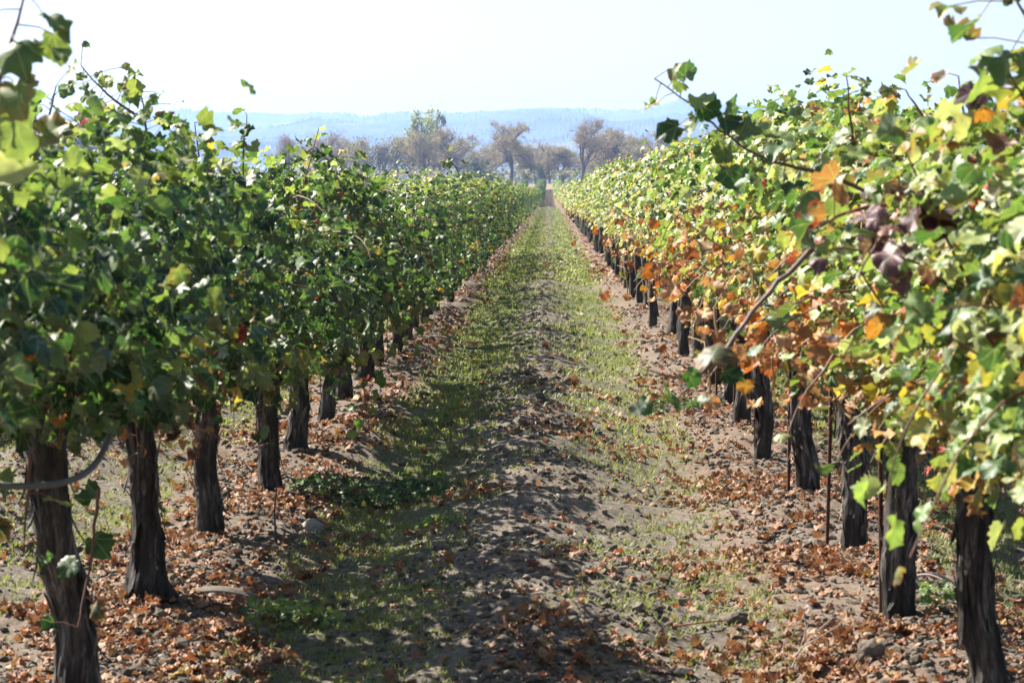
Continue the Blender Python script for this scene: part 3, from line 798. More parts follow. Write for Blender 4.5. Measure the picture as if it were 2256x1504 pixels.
for k_, px, y0_, y1_, d_, sd, pr, lf in ((3, 292, 880, 1000, 8.75, 70, dict(rust=.4, tan=.3, orange=.3), .05), (3, 262, 690, 780, 8.6, 71, dict(rust=.3, tan=.3, orange=.25, yellow=.15), .05), (4, 500, 830, 910, 10.6, 72, dict(rust=.3, tan=.4, yellow=.3), .05),
        (5, 610, 800, 900, 12.4, 73, dict(mid=.5, lime=.5), .07), (4, 425, 820, 930, 10.5, 74, dict(dark=.6, green=.4), .08), (6, 700, 760, 880, 14.0, 75, dict(green=.5, lime=.5), .075), (7, 850, 720, 820, 17.0, 76, dict(mid=.5, lime=.4, pale=.1), .09), (8, 905, 700, 780, 19.0, 77, dict(mid=.5, lime=.4, pale=.1), .09),
        (2, 60, 760, 900, 6.6, 78, dict(dark=.6, green=.4), .085), (5, 560, 880, 985, 12.3, 79, dict(dark=.7, green=.3), .07)):
    shoot(-1, k_, [at(px + 12, y0_ - 60, d_ + .1), at(px, y0_, d_), at(px + 6, y1_, d_)], lf, sd, pr, r=(.004, .002), step=.028, alt=.045, droop=.9)

# ---------------------------------------------------------------- stakes beside the right trunks
STAKE_L = ["thin rusty steel stake against the blackened trunk behind the dirt clod", "thin rusty steel stake beside the grey trunk with withered leaves", "rust red steel stake beside the pale frayed trunk",
           "rusty stake left of the broad peeling trunk", "rusty stake past the broad peeling trunk, beside a slimmer one", "farthest visible rusty stake among the right trunks"]
proto = None
for i in range(6):
    d = 8.88 + STEP * i; x = ROW_R - .075 + .008 * (i % 3)
    z = float(gz(x, d))
    e = empty("vine_stake", (x, d + .03, z)); tag(e, STAKE_L[i], "stake", "rusty stakes beside the right row trunks")
    if proto is None:
        mb = MB(); mb.tube([(0, 0, -.1), (.003, 0, .5), (-.002, 0, 1.25)], .0085, 8)
        tp = MB()
        for zz in (.28, .62):
            a = np.linspace(0, 2 * pi, 13); tp.tube(np.stack([.008 + .013 * np.cos(a), .013 * np.sin(a), zz + .01 * np.sin(a)], -1), .0022, 5)
        proto = (mb.mesh("rod", M_STAKE), tp.mesh("wire_tie", M_STAKE))
    o = link("rod", proto[0], e); o.rotation_euler = (.02 * ((i * 7) % 3 - 1), .015 * ((i * 5) % 3 - 1), 0)
    link("wire_tie", proto[1], e)

# ---------------------------------------------------------------- irrigation hose at the left edge
mb = MB()
hp = np.array([at(-420, 1020, 5.9), at(-200, 1066, 6.1), at(0, 1076, 6.25), at(90, 1074, 6.3), at(150, 1064, 6.35), at(195, 1038, 6.4), at(222, 1000, 6.5), at(240, 950, 6.6), at(262, 900, 6.8), at(285, 850, 7.1), at(300, 820, 7.4)])
t = np.linspace(0, 1, len(hp)); tt = np.linspace(0, 1, 90)
C = np.stack([np.interp(tt, t, hp[:, i]) for i in range(3)], -1)
for _ in range(30): C[1:-1] = (C[:-2] + 2 * C[1:-1] + C[2:]) / 4
mb.tube(C, .0088, 12)
tag(mb.build("irrigation_hose", M_HOSE), "grey irrigation hose curving past the thick trunk at the left edge", "hose")

# ---------------------------------------------------------------- leaf litter, clods, grass
def ground_normal(x, y, e=.05):
    return norm(np.stack([-(gz(x + e, y) - gz(x - e, y)) / (2 * e), -(gz(x, y + e) - gz(x, y - e)) / (2 * e), np.ones_like(x)], -1))

def scatter(rng, n, y0, y1, dens, half, p=2.0):
    """points with density falling as 1/d^p, weighted by dens(x, y)"""
    out = []
    got = 0
    while got < n:
        m = n * 2
        uu = rng.random(m)
        if p == 1.0: y = y0 * (y1 / y0) ** uu
        else: y = (y0 ** (1 - p) + uu * (y1 ** (1 - p) - y0 ** (1 - p))) ** (1 / (1 - p))
        hx = np.minimum(half, .235 * y + .4)
        x = MID * 0 - .06 + rng.uniform(-1, 1, m) * hx
        keep = rng.random(m) < dens(x, y) * (hx / half)
        out.append(np.stack([x, y], -1)[keep]); got += keep.sum()
    return np.concatenate(out)[:n]

def litter():
    rng = np.random.default_rng(77); mb = MB()
    def dens(x, y):
        g, l, f = masks(x, y); u = np.abs(alley_u(x))
        cl = sstep(-.15, .4, noise(x * 2.4, y * 1.9, seed=61)) ** 1.5
        return np.clip((l ** 1.4) * 1.25 * (.16 + .84 * cl) + .05 * (.3 + cl), 0, 1)
    for n, y0, y1, tm, s0, s1, p in ((9500, 6.5, 17, LEAF_NEAR, .024, .056, 1.3), (5200, 17, 45, LEAF_MID, .045, .08, 1.3), (5000, 45, 180, LEAF_FAR, .08, .13, 1.6)):
        xy = scatter(rng, n, y0, y1, dens, 4.4, p)
        x, y = xy.T
        gn = ground_normal(x, y, .04)
        P = np.stack([x, y, gz(x, y) + rng.uniform(.006, .022, n)], -1)
        N = gn + rng.normal(0, .38, (n, 3))
        N[:, 2] = np.abs(N[:, 2]) * np.where(rng.random(n) < .5, 1, -1)
        T = rng.normal(0, 1, (n, 3)) * np.array([1, 1, .2])
        col = pick(rng, n, dict(tan=.40, rust=.36, orange=.04, red=.015, yellow=.025, plum=.10))
        col = col * .38 + np.array([.092, .046, .034]) * rng.uniform(.5, 1.1, (n, 1))
        add_leaves(mb, P, N, T, rng.uniform(s0, s1, n) * .85, col, tm, rng, fold=(0, .8), cup=(-.2, 1.2), wrinkle=.09)
    o = mb.build("fallen_leaves", M_DRY); tag(o, "curled tan and rust fallen vine leaves littering the soil under the rows", "leaf litter", kind="stuff")
litter()

_ic = None
def lumps(mb, P, size, col, rng, flat=.7):
    """small faceted soil lumps"""
    g = (1 + 5 ** .5) / 2
    V = norm(np.array([(-1, g, 0), (1, g, 0), (-1, -g, 0), (1, -g, 0), (0, -1, g), (0, 1, g), (0, -1, -g), (0, 1, -g), (g, 0, -1), (g, 0, 1), (-g, 0, -1), (-g, 0, 1)], float))
    F = np.array([(0, 11, 5), (0, 5, 1), (0, 1, 7), (0, 7, 10), (0, 10, 11), (1, 5, 9), (5, 11, 4), (11, 10, 2), (10, 7, 6), (7, 1, 8), (3, 9, 4), (3, 4, 2), (3, 2, 6), (3, 6, 8), (3, 8, 9), (4, 9, 5), (2, 4, 11), (6, 2, 10), (8, 6, 7), (9, 8, 1)])
    n = len(P); a = rng.uniform(0, 2 * pi, n)
    Vv = V[None] * rng.uniform(.62, 1.2, (n, 12, 1)) * np.stack([rng.uniform(.7, 1.2, n), rng.uniform(.7, 1.2, n), np.full(n, flat) * rng.uniform(.7, 1.2, n)], -1)[:, None]
    ca, sa = np.cos(a)[:, None], np.sin(a)[:, None]
    W = np.stack([Vv[..., 0] * ca - Vv[..., 1] * sa, Vv[..., 0] * sa + Vv[..., 1] * ca, Vv[..., 2]], -1) * size[:, None, None] + P[:, None]
    mb.add(W.reshape(-1, 3), (np.arange(n)[:, None, None] * 12 + F[None]).reshape(-1, 3), None, np.repeat(col, 12, 0))

def clods():
    rng = np.random.default_rng(78); mb = MB()
    def dens(x, y):
        u = alley_u(x)
        return np.clip(np.exp(-((u) / .42) ** 2) * .9 + .75 * sstep(.85, 1.1, np.abs(u)) + .15, 0, 1) * (.3 + .7 * sstep(-.3, .4, noise(x * 3, y * 2, seed=64)))
    for n, y0, y1 in ((30000, 6.5, 15), (12000, 15, 34)):
        xy = scatter(rng, n, y0, y1, dens, 3.2, 1.5); x, y = xy.T
        s = .0045 + rng.exponential(.0052, n); s = np.minimum(s, .034)
        if y0 > 10: s *= 1.5
        P = np.stack([x, y, gz(x, y) + s * .25], -1)
        c = np.array([.165, .140, .112]) * rng.uniform(.65, 1.35, (n, 1))
        pale = rng.random(n) < .05; c[pale] = np.array([.36, .33, .29])
        lumps(mb, P, s, c, rng)
    o = mb.build("soil_clods", M_SOILBIT, smooth=False); tag(o, "crumbly grey brown soil clods and pebbles over the tilled strip", "soil clods", kind="stuff")
clods()

def grass():
    rng = np.random.default_rng(79); mb = MB()
    def dens(x, y):
        g, l, f = masks(x, y)
        cl = sstep(-.45, .45, noise(x * 3.5, y * 2.6, seed=66) + .4 * noise(x * 9, y * 9, seed=67))
        return np.clip(g * 1.5 - .12, 0, 1) * (.25 + .75 * cl)
    for n, y0, y1, h0, h1, wd, sp, p in ((24000, 6.5, 16, .012, .034, .0038, .016, 1.2), (26000, 16, 42, .018, .042, .008, .05, 1.4), (20000, 42, 240, .03, .065, .028, .16, 1.7)):
        xy = scatter(rng, n, y0, y1, dens, 4.4, p); x, y = xy.T
        z = gz(x, y)
        nb = 4
        base = np.stack([x, y, z - .004], -1)
        ccol = np.array([.115, .135, .038]) * rng.uniform(.6, 1.25, (n, 1)); yl = rng.random(n) < .25; ccol[yl] = np.array([.21, .23, .06])
        for b in range(nb):
            a = rng.uniform(0, 2 * pi, n); d = np.stack([np.cos(a), np.sin(a), 0 * a], -1); s = np.stack([-np.sin(a), np.cos(a), 0 * a], -1)
            h = rng.uniform(h0, h1, n)[:, None]; ww = wd * rng.uniform(.7, 1.3, n)[:, None]
            o = base + d * rng.uniform(0, sp, n)[:, None]
            lean = rng.uniform(.1, .9, n)[:, None]
            m1 = o + d * h * lean * .5 + np.array([0, 0, 1]) * h * .6
            t1 = o + d * h * lean * 1.3 + np.array([0, 0, 1]) * h
            V = np.stack([o - s * ww * .5, o + s * ww * .5, m1 + s * ww * .6, m1 - s * ww * .6, t1], 1)
            i = np.arange(n)[:, None] * 5
            mb.add(V.reshape(-1, 3), i + np.array([[3, 2, 4]]), i + np.array([[0, 1, 2, 3]]), np.repeat(ccol, 5, 0))
    o = mb.build("grass", M_GRASS); tag(o, "short young grass sprouting in two strips along the path", "grass", kind="stuff")
grass()

# ---------------------------------------------------------------- small things on the ground
def weed(name, x, d, rad, n, h, leaf, seed, label, probs, spikes=0):
    rng = np.random.default_rng(seed)
    z = float(gz(x, d)); e = empty(name, (x, d, z)); tag(e, label, "weed")
    mb = MB(); st = MB()
    a = rng.uniform(0, 2 * pi, n); r = rad * np.sqrt(rng.random(n)) 
    P = np.stack([r * np.cos(a), r * np.sin(a) * .8, 0 * a], -1)
    P[:, 2] = gz(x + P[:, 0], d + P[:, 1]) - z + h * rng.uniform(.3, 1, n) * (1 - .5 * (r / rad) ** 2)
    add_leaves(mb, P, rng.normal(0, .45, (n, 3)) + np.array([0, -.2, 1.]), np.stack([np.cos(a), np.sin(a), .1 + 0 * a], -1) + rng.normal(0, .5, (n, 3)), rng.uniform(.6, 1.2, n) * leaf, pick(rng, n, probs), LEAF_MID, rng)
    stems = [MB() for _ in range(min(8, n // 8))]
    for st, i in zip(stems, range(0, n, max(1, n // 8))): st.tube([(P[i, 0] * .8, P[i, 1] * .8, gz(x + P[i, 0] * .8, d + P[i, 1] * .8) - z - .01), P[i]], [.002, .0012], 4, (.12, .16, .05), False)
    for i in range(spikes):
        bx = rad * (.45 + .3 * i); pts = [(bx, -.02, 0), (bx + .01, -.02, .07), (bx + .03 * (i + .3), -.02, .14)]
        stems.append(MB()); stems[-1].tube(pts, [.0025, .002, .0015], 5, (.2, .24, .07), False)
        q = np.tile(np.array(pts[-1]), (6, 1)); add_leaves(mb, q, rng.normal(0, .5, (6, 3)) + np.array([0, 0, 1.]), rng.normal(0, 1, (6, 3)), np.full(6, .035), pick(rng, 6, dict(lime=1)), LEAF_MID, rng)
    mb.build("leaves", M_LEAF, e)
    for st in stems:
        if st.n: st.build("stem", M_CANE, e)
weed("weed", -.92, 9.0, .17, 170, .10, .03, 81, "bright green leafy weed near the front of the path's left side", dict(mid=.4, lime=.5, green=.1))
weed("weed", -.93, 13.0, .42, 420, .09, .035, 82, "wide dark green weed patch beside a left trunk with two pale sprouts", dict(dark=.3, green=.6, mid=.1), spikes=2)
weed("weed", 1.43, 9.15, .09, 40, .11, .035, 83, "small green weed behind the blackened right trunk", dict(green=.5, mid=.5))
weed("weed", -.52, 11.9, .12, 60, .05, .028, 84, "little pale green weed tuft on the left wheel track", dict(mid=.5, lime=.5))
weed("weed", .93, 17.8, .3, 160, .08, .035, 85, "low dark weed at the foot of the right row", dict(dark=.3, green=.7))

def rock(name, x, d, s, seed, mat, label, cat, tint, flat=.75, sub=3):
    import bmesh
    bm = bmesh.new(); bmesh.ops.create_icosphere(bm, subdivisions=4, radius=1)
    co = np.array([v.co[:] for v in bm.verts]); F = np.array([[v.index for v in f.verts] for f in bm.faces]); bm.free()
    n = noise(co[:, 0] * 1.3 + seed, co[:, 1] * 1.3, co[:, 2] * 1.3, seed) * .28 + noise(co[:, 0] * 4 + seed, co[:, 1] * 4, co[:, 2] * 4, seed + 1) * .12 + noise(co[:, 0] * 10, co[:, 1] * 10 + seed, co[:, 2] * 10, seed + 2) * .06
    co = co * (1 + n[:, None]) * np.array([1, .9, flat]) * s
    mb = MB(); mb.add(co, F, None, tint)
    o = mb.build(name, mat); o.location = (x, d, float(gz(x, d)) + s * flat * .45); tag(o, label, cat)
rock("dirt_clod", 1.035, 8.05, .046, 5, M_SOILBIT, "large round dirt clod among leaves near the front right", "clod", (.19, .155, .125), .95)
rock("dirt_clod", .66, 8.9, .045, 6, M_SOILBIT, "knobbly clod at the edge of the path right of centre", "clod", (.15, .125, .10), .7)
rock("stone", -1.12, 11.8, .05, 8, M_STONE, "pale triangular stone between the path and the left trunks", "stone", (1, 1, 1), .8)

def twig(name, paths, label, col, cat="twig", r=.003):
    p0 = np.array(paths[0][0], float); z0 = float(gz(p0[0], p0[1]))
    mb = MB()
    for p in paths:
        p = np.array(p, float); p[:, 2] += gz(p[:, 0], p[:, 1]) + .004
        t = np.linspace(0, 1, len(p)); tt = np.linspace(0, 1, 14)
        C = np.stack([np.interp(tt, t, p[:, i]) for i in range(3)], -1)
        for _ in range(3): C[1:-1] = (C[:-2] + 2 * C[1:-1] + C[2:]) / 4
        mb.tube(C - np.array([p0[0], p0[1], z0]), np.linspace(r, r * .5, 14), 6, col)
    o = mb.build(name, M_TWIG); o.location = (p0[0], p0[1], z0); tag(o, label, cat)
PT = (.42, .36, .31); RD = (.33, .14, .08); DK = (.10, .085, .075)
twig("twig", [[(.78, 8.15, 0), (.82, 8.2, .06), (.86, 8.25, .16)], [(.80, 8.18, .04), (.87, 8.2, .09), (.93, 8.25, .13)], [(.82, 8.2, .06), (.88, 8.15, .07), (.95, 8.2, .10)], [(.79, 8.16, .01), (.76, 8.2, .06), (.77, 8.22, .09)], [(.83, 8.2, .08), (.84, 8.22, .12), (.83, 8.24, .18)]], "bleached branching twig standing up from the leaves near the clod", PT, r=.0028)
twig("twig", [[(-.48, 9.3, .01), (-.42, 9.2, .02), (-.36, 9.1, .005)]], "short reddish cane piece on the left wheel track", RD, r=.005)
twig("twig", [[(-.46, 12.3, .01), (-.2, 12.25, .03), (.02, 12.35, .0)]], "long thin reddish twig lying across the path", RD, r=.0035)
twig("twig", [[(-1.35, 9.2, .01), (-1.2, 9.1, .02), (-1.02, 9.15, .01)]], "grey stick lying beside the flared left trunk", DK, r=.005)
twig("twig", [[(1.33, 9.6, .01), (1.45, 9.55, .06), (1.62, 9.4, .01)], [(1.38, 9.6, .03), (1.5, 9.7, .06), (1.66, 9.65, .02)]], "pale cut prunings behind the blackened right trunk", (.36, .31, .28), "prunings", .007)
twig("twig", [[(-1.20, 11.0, 0), (-1.21, 11.0, .12), (-1.195, 11.0, .27)], [(-1.19, 11.0, .01), (-1.14, 10.95, .02), (-1.06, 10.9, .005)]], "broken dark stick standing upright beside the leaning left trunk", DK, r=.006)
twig("twig", [[(.42, 8.75, .0), (.56, 8.8, .025), (.70, 8.95, .005)]], "brown cane piece right of the path centre", RD, r=.0035)
twig("twig", [[(.92, 9.9, .0), (1.05, 10.0, .02), (1.14, 10.2, .005)]], "thin twig among leaves near the right trunks", (.28, .18, .13), r=.003)
mb = MB()
t = np.linspace(0, 1, 8)
for k in range(5):
    mb.tube(np.stack([-.13 + .26 * t, (k - 2) * .011 + .02 * t, .022 + .014 * np.sin(pi * t) - .004 * abs(k - 2)], -1), .012 * np.sin(pi * (t * .8 + .12)), 6, (.20 + .03 * k, .17 + .02 * k, .15))
o = mb.build("bark_piece", M_TWIG); o.location = (-1.20, 9.25, float(gz(-1.2, 9.25))); o.rotation_euler = (0, .08, -.2); tag(o, "split grey piece of old bark lying right of the flared left trunk", "bark")

# ---------------------------------------------------------------- trees beyond the field
def bare_tree(seed, h=10.0, spread=.5, upright=.5, twigs=1.0, fork=.25, leafy=0, tcol=(.40, .325, .22)):
    rng = np.random.default_rng(seed); tr, cr = MB(), MB()
    TW = []
    def grow(p, d, L, r, lv):
        n = 6; pts = [p]; dd = d
        for i in range(n - 1):
            dd = norm(dd + rng.normal(0, .13 + .05 * lv, 3) + np.array([0, 0, .04 * upright])); p = p + dd * L / (n - 1); pts.append(p)
        pts = np.array(pts)
        if lv <= 2: tr.tube(pts, np.linspace(r, r * .55, n), 6 if lv < 2 else 4, (1, 1, 1), False)
        else: cr.tube(pts, np.linspace(r, r * .45, n), 3, np.array(tcol) * rng.uniform(.6, 1.1), False)
        if lv == 4:
            TW.append(pts[2:]); return
        nc = {0: 6, 1: 5, 2: 5, 3: 5}[lv]
        for c in range(nc):
            f = (fork + (1 - fork) * (c + rng.random()) / nc) if lv == 0 else rng.uniform(.35, 1)
            i = min(int(f * (n - 1)), n - 2); q = pts[i] + (pts[i + 1] - pts[i]) * (f * (n - 1) - i)
            a = rng.uniform(0, 2 * pi); side = norm(np.array([math.cos(a), math.sin(a), rng.uniform(-.2, .5)]))
            k = spread * (1.2 if lv else 1.0)
            nd_ = norm(dd * (1 - k * .6) + side * k + np.array([0, 0, .22 * upright]))
            grow(q, nd_, L * rng.uniform(.5, .72) * (1.05 - .25 * f if lv == 0 else 1), r * (.62 - .2 * f if lv == 0 else .55), lv + 1)
    grow(np.array([0, 0, -.1]), np.array([rng.normal(0, .05), 0, 1.]), h * .52, h * .026, 0)
    A = np.concatenate(TW); m = int(len(A) * 1.1 * twigs)
    i = rng.integers(0, len(A), m); P = A[i]
    D = norm(rng.normal(0, 1, (m, 3)) + np.array([0, 0, .7])); S = norm(np.cross(D, rng.normal(0, 1, (m, 3))))
    L = rng.uniform(.06, .16, (m, 1)) * h * .6; wd = .0013 * h
    V = np.stack([P - S * wd, P + S * wd, P + D * L], 1)
    cr.add(V.reshape(-1, 3), np.arange(m * 3).reshape(-1, 3), None, np.repeat(np.array(tcol) * rng.uniform(.7, 1.5, (m, 1)), 3, 0))
    lf = MB()
    if leafy:
        m = int(len(A) * leafy); i = rng.integers(0, len(A), m)
        P = A[i] + rng.normal(0, .02 * h, (m, 3)); c = np.array([.25, .20, .085]) * rng.uniform(.6, 1.3, (m, 1)); c[rng.random(m) < .4] = np.array([.24, .26, .09])
        add_leaves(lf, P, rng.normal(0, 1, (m, 3)), rng.normal(0, 1, (m, 3)), rng.uniform(.010, .02, m) * h, c, LEAF_FAR, rng)
    return tr.mesh("trunk", M_TREEBARK), cr.mesh("crown", M_TREETWIG), (lf.mesh("leaves", M_TREELEAF) if leafy else None)

def leafy_tree(seed, h, w_, lobes, n, cols, leaf, tall=1.0, base=.1):
    rng = np.random.default_rng(seed); tr, cr = MB(), MB()
    tr.tube([(0, 0, -.1), (0, 0, h * .3), (.02 * h, 0, h * .75)], [.02 * h, .016 * h, .006 * h], 7)
    c = np.stack([rng.normal(0, w_ * .25, lobes), rng.normal(0, w_ * .25, lobes), h * rng.uniform(base + .1, .86, lobes)], -1)
    if tall > 1: c[:, 2] = h * np.linspace(base + .12, .8, lobes)
    taper = 1 - .35 * (c[:, 2] / h)
    sz = rng.uniform(.16, .30, lobes) * w_ * 1.3 * taper
    for a, s in zip(c, sz): tr.tube([(0, 0, a[2] * .55), (a[0] * .5, a[1] * .5, a[2] * .8), a], [.008 * h, .006 * h, .003 * h], 4)
    k = rng.integers(0, lobes, n); d = norm(rng.normal(0, 1, (n, 3))); rr = rng.random(n) ** .45
    P = c[k] + d * (sz[k] * rr)[:, None] * np.array([1, 1, tall])
    P[:, 2] = np.clip(P[:, 2], .02 * h, h * 1.02)
    tone = rng.uniform(.6, 1.25, lobes)[k]
    col = np.array(cols)[rng.integers(0, len(cols), n)] * (tone * rng.uniform(.7, 1.3, n))[:, None]
    add_leaves(cr, P, d + rng.normal(0, .6, (n, 3)), rng.normal(0, 1, (n, 3)), rng.uniform(.7, 1.3, n) * leaf, col, LEAF_FAR, rng)
    return tr.mesh("trunk", M_TREEBARK), cr.mesh("crown", M_TREELEAF), None

BARE = [bare_tree(300, 10, .55, .6, 1.0), bare_tree(301, 10, .62, .5, 1.2, leafy=.3), bare_tree(302, 10, .5, .9, 1.1), bare_tree(303, 10, .6, .55, 1.4, leafy=.5, tcol=(.42, .34, .21)), bare_tree(304, 10, .66, .35, 1.0, leafy=.35), bare_tree(305, 10, .45, 1.0, .8)]
HERO = bare_tree(311, 10, .66, .45, 1.5, fork=.30, leafy=.25, tcol=(.42, .345, .235))
DENSE = [leafy_tree(320 + i, 10, 9, 26, 2600, [(.27, .215, .11), (.23, .19, .105), (.28, .23, .14)], .30, base=.08) for i in range(3)]
def tree(name, px, top, d, parts, label, cat="tree", group=None, rz=0.0, wide=1.0, h0=10.0):
    x = (px - 1212) / FPX * d; z = float(macro(d)) - .05
    h = CAM_Z + (425 - top) / FPX * d - z
    h0 = max(np.percentile([v.co[2] for v in me.vertices], 98.7) for me in parts[1:] if me is not None)
    e = empty(name, (x, d, z), rz); s = h / h0; e.scale = (s * wide, s * wide, s)
    tag(e, label, cat, group)
    for nm, me in zip(("trunk", "crown", "leaves"), parts):
        if me is not None: link(nm, me, e)
G = "bare trees beyond the dry field"
tree("oak_tree", 1125, 272, 569, HERO, "large bare oak with dark trunk and two side limbs beside the end of the path", group=G, rz=.4, wide=1.05)
tree("bare_tree", 940, 292, 575, BARE[4], "wide bare grey tree with forked trunk in front of the tall poplar", group=G, rz=1.0, wide=1.15)
tree("bare_tree", 1278, 266, 587, BARE[2], "tall irregular bare tree right of the path end, crooked top", group=G, rz=2.2, wide=1.0)
tree("bare_tree", 1210, 352, 559, BARE[5], "small thin dark trunked tree standing right at the path end", group=G, rz=.7)
tree("bare_tree", 698, 292, 599, BARE[0], "bare branching tree above the left vines, leftmost of the clear treeline", group=G, rz=2.9, wide=1.0)
tree("bare_tree", 640, 300, 615, BARE[5], "slim bare tree just above the left vines beside a branching one", group=G, rz=1.2)
tree("bare_tree", 1012, 284, 612, BARE[1], "rounded twiggy tree right of the poplar", group=G, rz=3.9, wide=1.1)
tree("bare_tree", 1180, 318, 619, BARE[3], "pale twiggy tree behind the oak's right limbs", group=G, rz=.2, wide=1.1)
tree("bare_tree", 1337, 290, 615, BARE[5], "thin bare tree with a forked snag top", group=G, rz=3.1, wide=.7)
tree("bare_tree", 1400, 288, 605, BARE[1], "broad grey twiggy tree left of the arching vine shoot", group=G, rz=5.0, wide=1.15)
tree("bare_tree", 1472, 292, 618, BARE[4], "grey tree half hidden by the arching shoot's leaves", group=G, rz=2.0, wide=1.1)
tree("bare_tree", 1600, 270, 596, BARE[0], "bare dark branched tree peeping over the right vines under the shoot", group=G, rz=4.4)
tree("bare_tree", 835, 322, 627, BARE[2], "slender bare tree between two rounded thickets", group=G, rz=1.9, wide=.8)
tree("bare_tree", 215, 268, 612, BARE[3], "twiggy tree barely showing over the left vines near the red tipped shoot", group=G, rz=.9, wide=1.2)
tree("bare_tree", 2235, 215, 504, BARE[1], "grey twiggy tree seen between leaves near the right edge", group=G, rz=2.3, wide=1.2)
POP = [leafy_tree(340, 10, 3.4, 16, 2200, [(.30, .33, .07), (.20, .25, .055), (.38, .37, .10)], .22, tall=1.9, base=.12), leafy_tree(341, 10, 2.4, 12, 1400, [(.27, .30, .065), (.19, .23, .05), (.35, .34, .09)], .20, tall=2.0, base=.12)]
tree("poplar_tree", 926, 246, 696, POP[0], "tall yellow green poplar rising above the bare treeline", group="poplars behind the treeline", wide=.95)
tree("poplar_tree", 958, 250, 703, POP[1], "narrower poplar close against the right of the tall poplar", group="poplars behind the treeline", wide=.85)
EVG = leafy_tree(350, 10, 7, 18, 1800, [(.03, .065, .035), (.022, .045, .028), (.05, .09, .04)], .38, tall=1.15, base=.05)
tree("evergreen_tree", 1055, 352, 559, EVG, "dark green rounded evergreen left of the large oak", cat="tree", wide=.95)
tree("evergreen_tree", 1090, 382, 559, EVG, "low dark evergreen bush between rounded evergreen and oak trunk", cat="bush", wide=1.6, rz=1.1)
YGS = leafy_tree(360, 10, 10, 18, 1600, [(.17, .19, .05), (.11, .14, .04), (.20, .19, .07)], .42, base=.02)
tree("bush", 1195, 362, 569, YGS, "yellow green bush behind the thin tree at the path end", "bush", wide=1.2)
tree("bush", 1240, 384, 559, YGS, "low green bush just right of the path end", "bush", wide=1.3, rz=2.)
tree("bush", 1160, 384, 563, YGS, "low yellow green bush right of the oak trunk", "bush", wide=1.4, rz=4.)
ORS = leafy_tree(361, 10, 9, 14, 1300, [(.30, .16, .06), (.26, .18, .08)], .4, base=.03)
tree("bush", 1357, 330, 587, ORS, "orange brown leafed tree beside the right vines' far end", "bush", wide=.8)
GD = "grey brown thickets along the treeline"
for i, (px, top, wd, lab) in enumerate(((800, 306, 1.0, "rounded tan thicket left of the slender bare tree"), (872, 304, 1.05, "rounded golden tan thicket left of the poplar"), (745, 322, .9, "tan thicket just above the left vines"),
        (1040, 318, 1.1, "grey thicket behind the dark evergreen"), (975, 326, 1.2, "grey thicket under the poplar"), (1085, 335, 1.2, "mauve grey thicket left of the oak trunk"), (1160, 340, 1.1, "pale thicket behind the oak's lower limb"),
        (1235, 335, 1.2, "grey thicket just right of the path end"), (1310, 330, 1.2, "brown grey thicket right of the tall irregular tree"), (1380, 325, 1.2, "grey thicket by the orange bush"), (1450, 322, 1.2, "thicket behind the far right vines"),
        (670, 330, 1.2, "thicket below the branching tree"), (600, 335, 1.2, "thicket partly hidden by the left vines"))):
    if i in (0, 1, 2): tree("thicket", px, top, 625 + 4 * (i % 4), DENSE[i % 3], lab, "thicket", GD, rz=i * 1.3, wide=wd * .85)
    else: tree("thicket", px, top, 632 + 5 * (i % 4), BARE[(3, 1)[i % 2]], lab, "thicket", GD, rz=i * 1.3, wide=wd * 1.35)
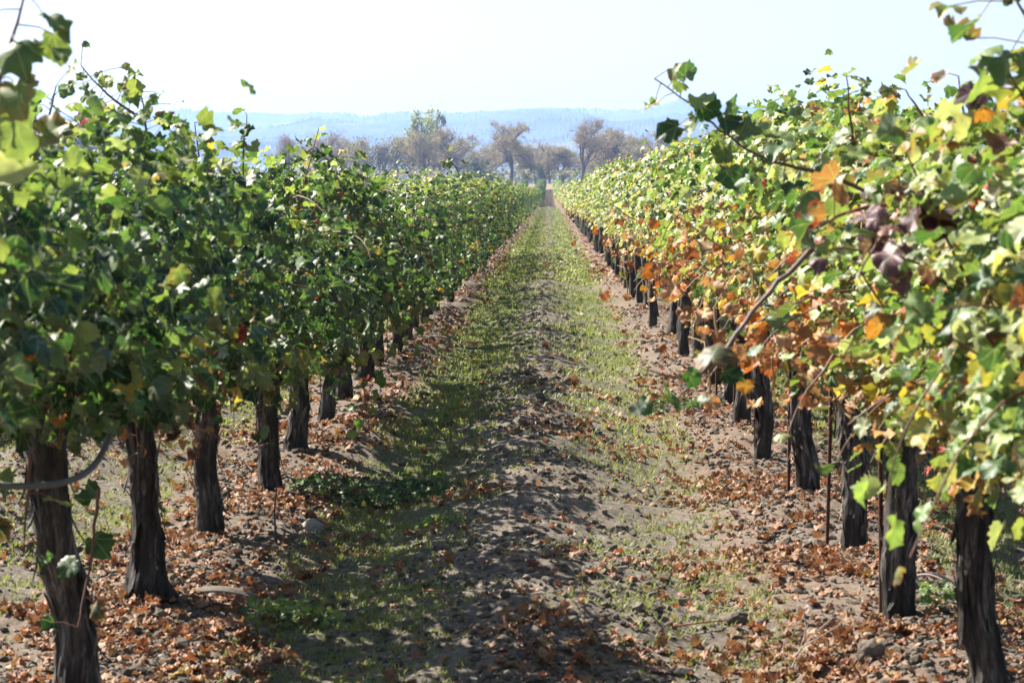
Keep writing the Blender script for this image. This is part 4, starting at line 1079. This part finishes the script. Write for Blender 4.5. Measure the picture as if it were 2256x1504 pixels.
for i, (px, top, wd, lab) in enumerate(((780, 318, 1.0, "faint twiggy tree between the tan thickets left of the poplar"), (905, 312, 1.1, "greyish twiggy tree just below the tall poplar"), (988, 312, 1.0, "twiggy tree between the poplars and the dark evergreen"),
        (1092, 322, 1.1, "pale twiggy tree right behind the oak trunk's left side"), (1150, 326, 1.2, "pale twiggy tree under the oak's right limbs"), (1198, 324, 1.2, "pale twiggy tree behind the thin dark trunked tree"), (1236, 316, 1.1, "pale twiggy tree between path end and the tall irregular tree"),
        (1318, 304, 1.1, "twiggy tree close to the forked snag"), (1362, 312, 1.1, "twiggy tree above the orange brown bush"), (1438, 302, 1.1, "twiggy tree just left of the arching shoot"), (1520, 300, 1.1, "twiggy tree seen under the arching shoot"), (735, 306, 1.0, "twiggy tree right of the leftmost branching tree"))):
    tree("bare_tree", px, top, 640 + 6 * (i % 5), BARE[(1, 3, 0, 4)[i % 4]], lab, "tree", "faint trees at the back of the treeline", rz=i * 2.1, wide=wd * 1.1)
def undergrowth():
    rng = np.random.default_rng(91); mb = MB(); n = 9000
    x = rng.uniform(-170, 170, n); y = 612 + rng.normal(0, 9, n)
    hh = 4.6 * (.45 + .55 * (noise(x * .16, y * .08, seed=92) * .5 + .5)) 
    P = np.stack([x, y, macro(y) + hh * rng.random(n) ** .8], -1)
    c = np.array([(.25, .21, .16), (.17, .17, .09), (.23, .19, .155), (.11, .14, .06)])[np.clip(((noise(x * .12, y * .05, seed=93) + 1) * 2).astype(int), 0, 3)] * rng.uniform(.6, 1.3, (n, 1))
    add_leaves(mb, P, rng.normal(0, 1, (n, 3)), rng.normal(0, 1, (n, 3)), rng.uniform(.4, .9, n), c, LEAF_FAR, rng)
    o = mb.build("undergrowth", M_TREELEAF); tag(o, "grey green brush massed along the foot of the treeline", "brush", kind="stuff")
undergrowth()

# ---------------------------------------------------------------- haze
def haze():
    x0, x1, y0, y1, z0, z1 = -4100, 4100, -320, 8300, -1.3, 262.0
    V = [(a, b, c) for c in (z0, z1) for b in (y0, y1) for a in (x0, x1)]
    Q = [(0, 2, 3, 1), (4, 5, 7, 6), (0, 1, 5, 4), (2, 6, 7, 3), (0, 4, 6, 2), (1, 3, 7, 5)]
    m, nt, out = new_mat("haze_air")
    v = nd(nt, "ShaderNodeVolumePrincipled")
    v.inputs["Color"].default_value = (.37, .55, .98, 1)
    v.inputs["Density"].default_value = HAZE
    v.inputs["Anisotropy"].default_value = .3
    nt.links.new(v.outputs[0], out.inputs["Volume"])
    mb = MB(); mb.add(V, None, Q); o = mb.build("haze", m, smooth=False); tag(o, kind="stuff")
HAZE = 1.8e-4
haze()
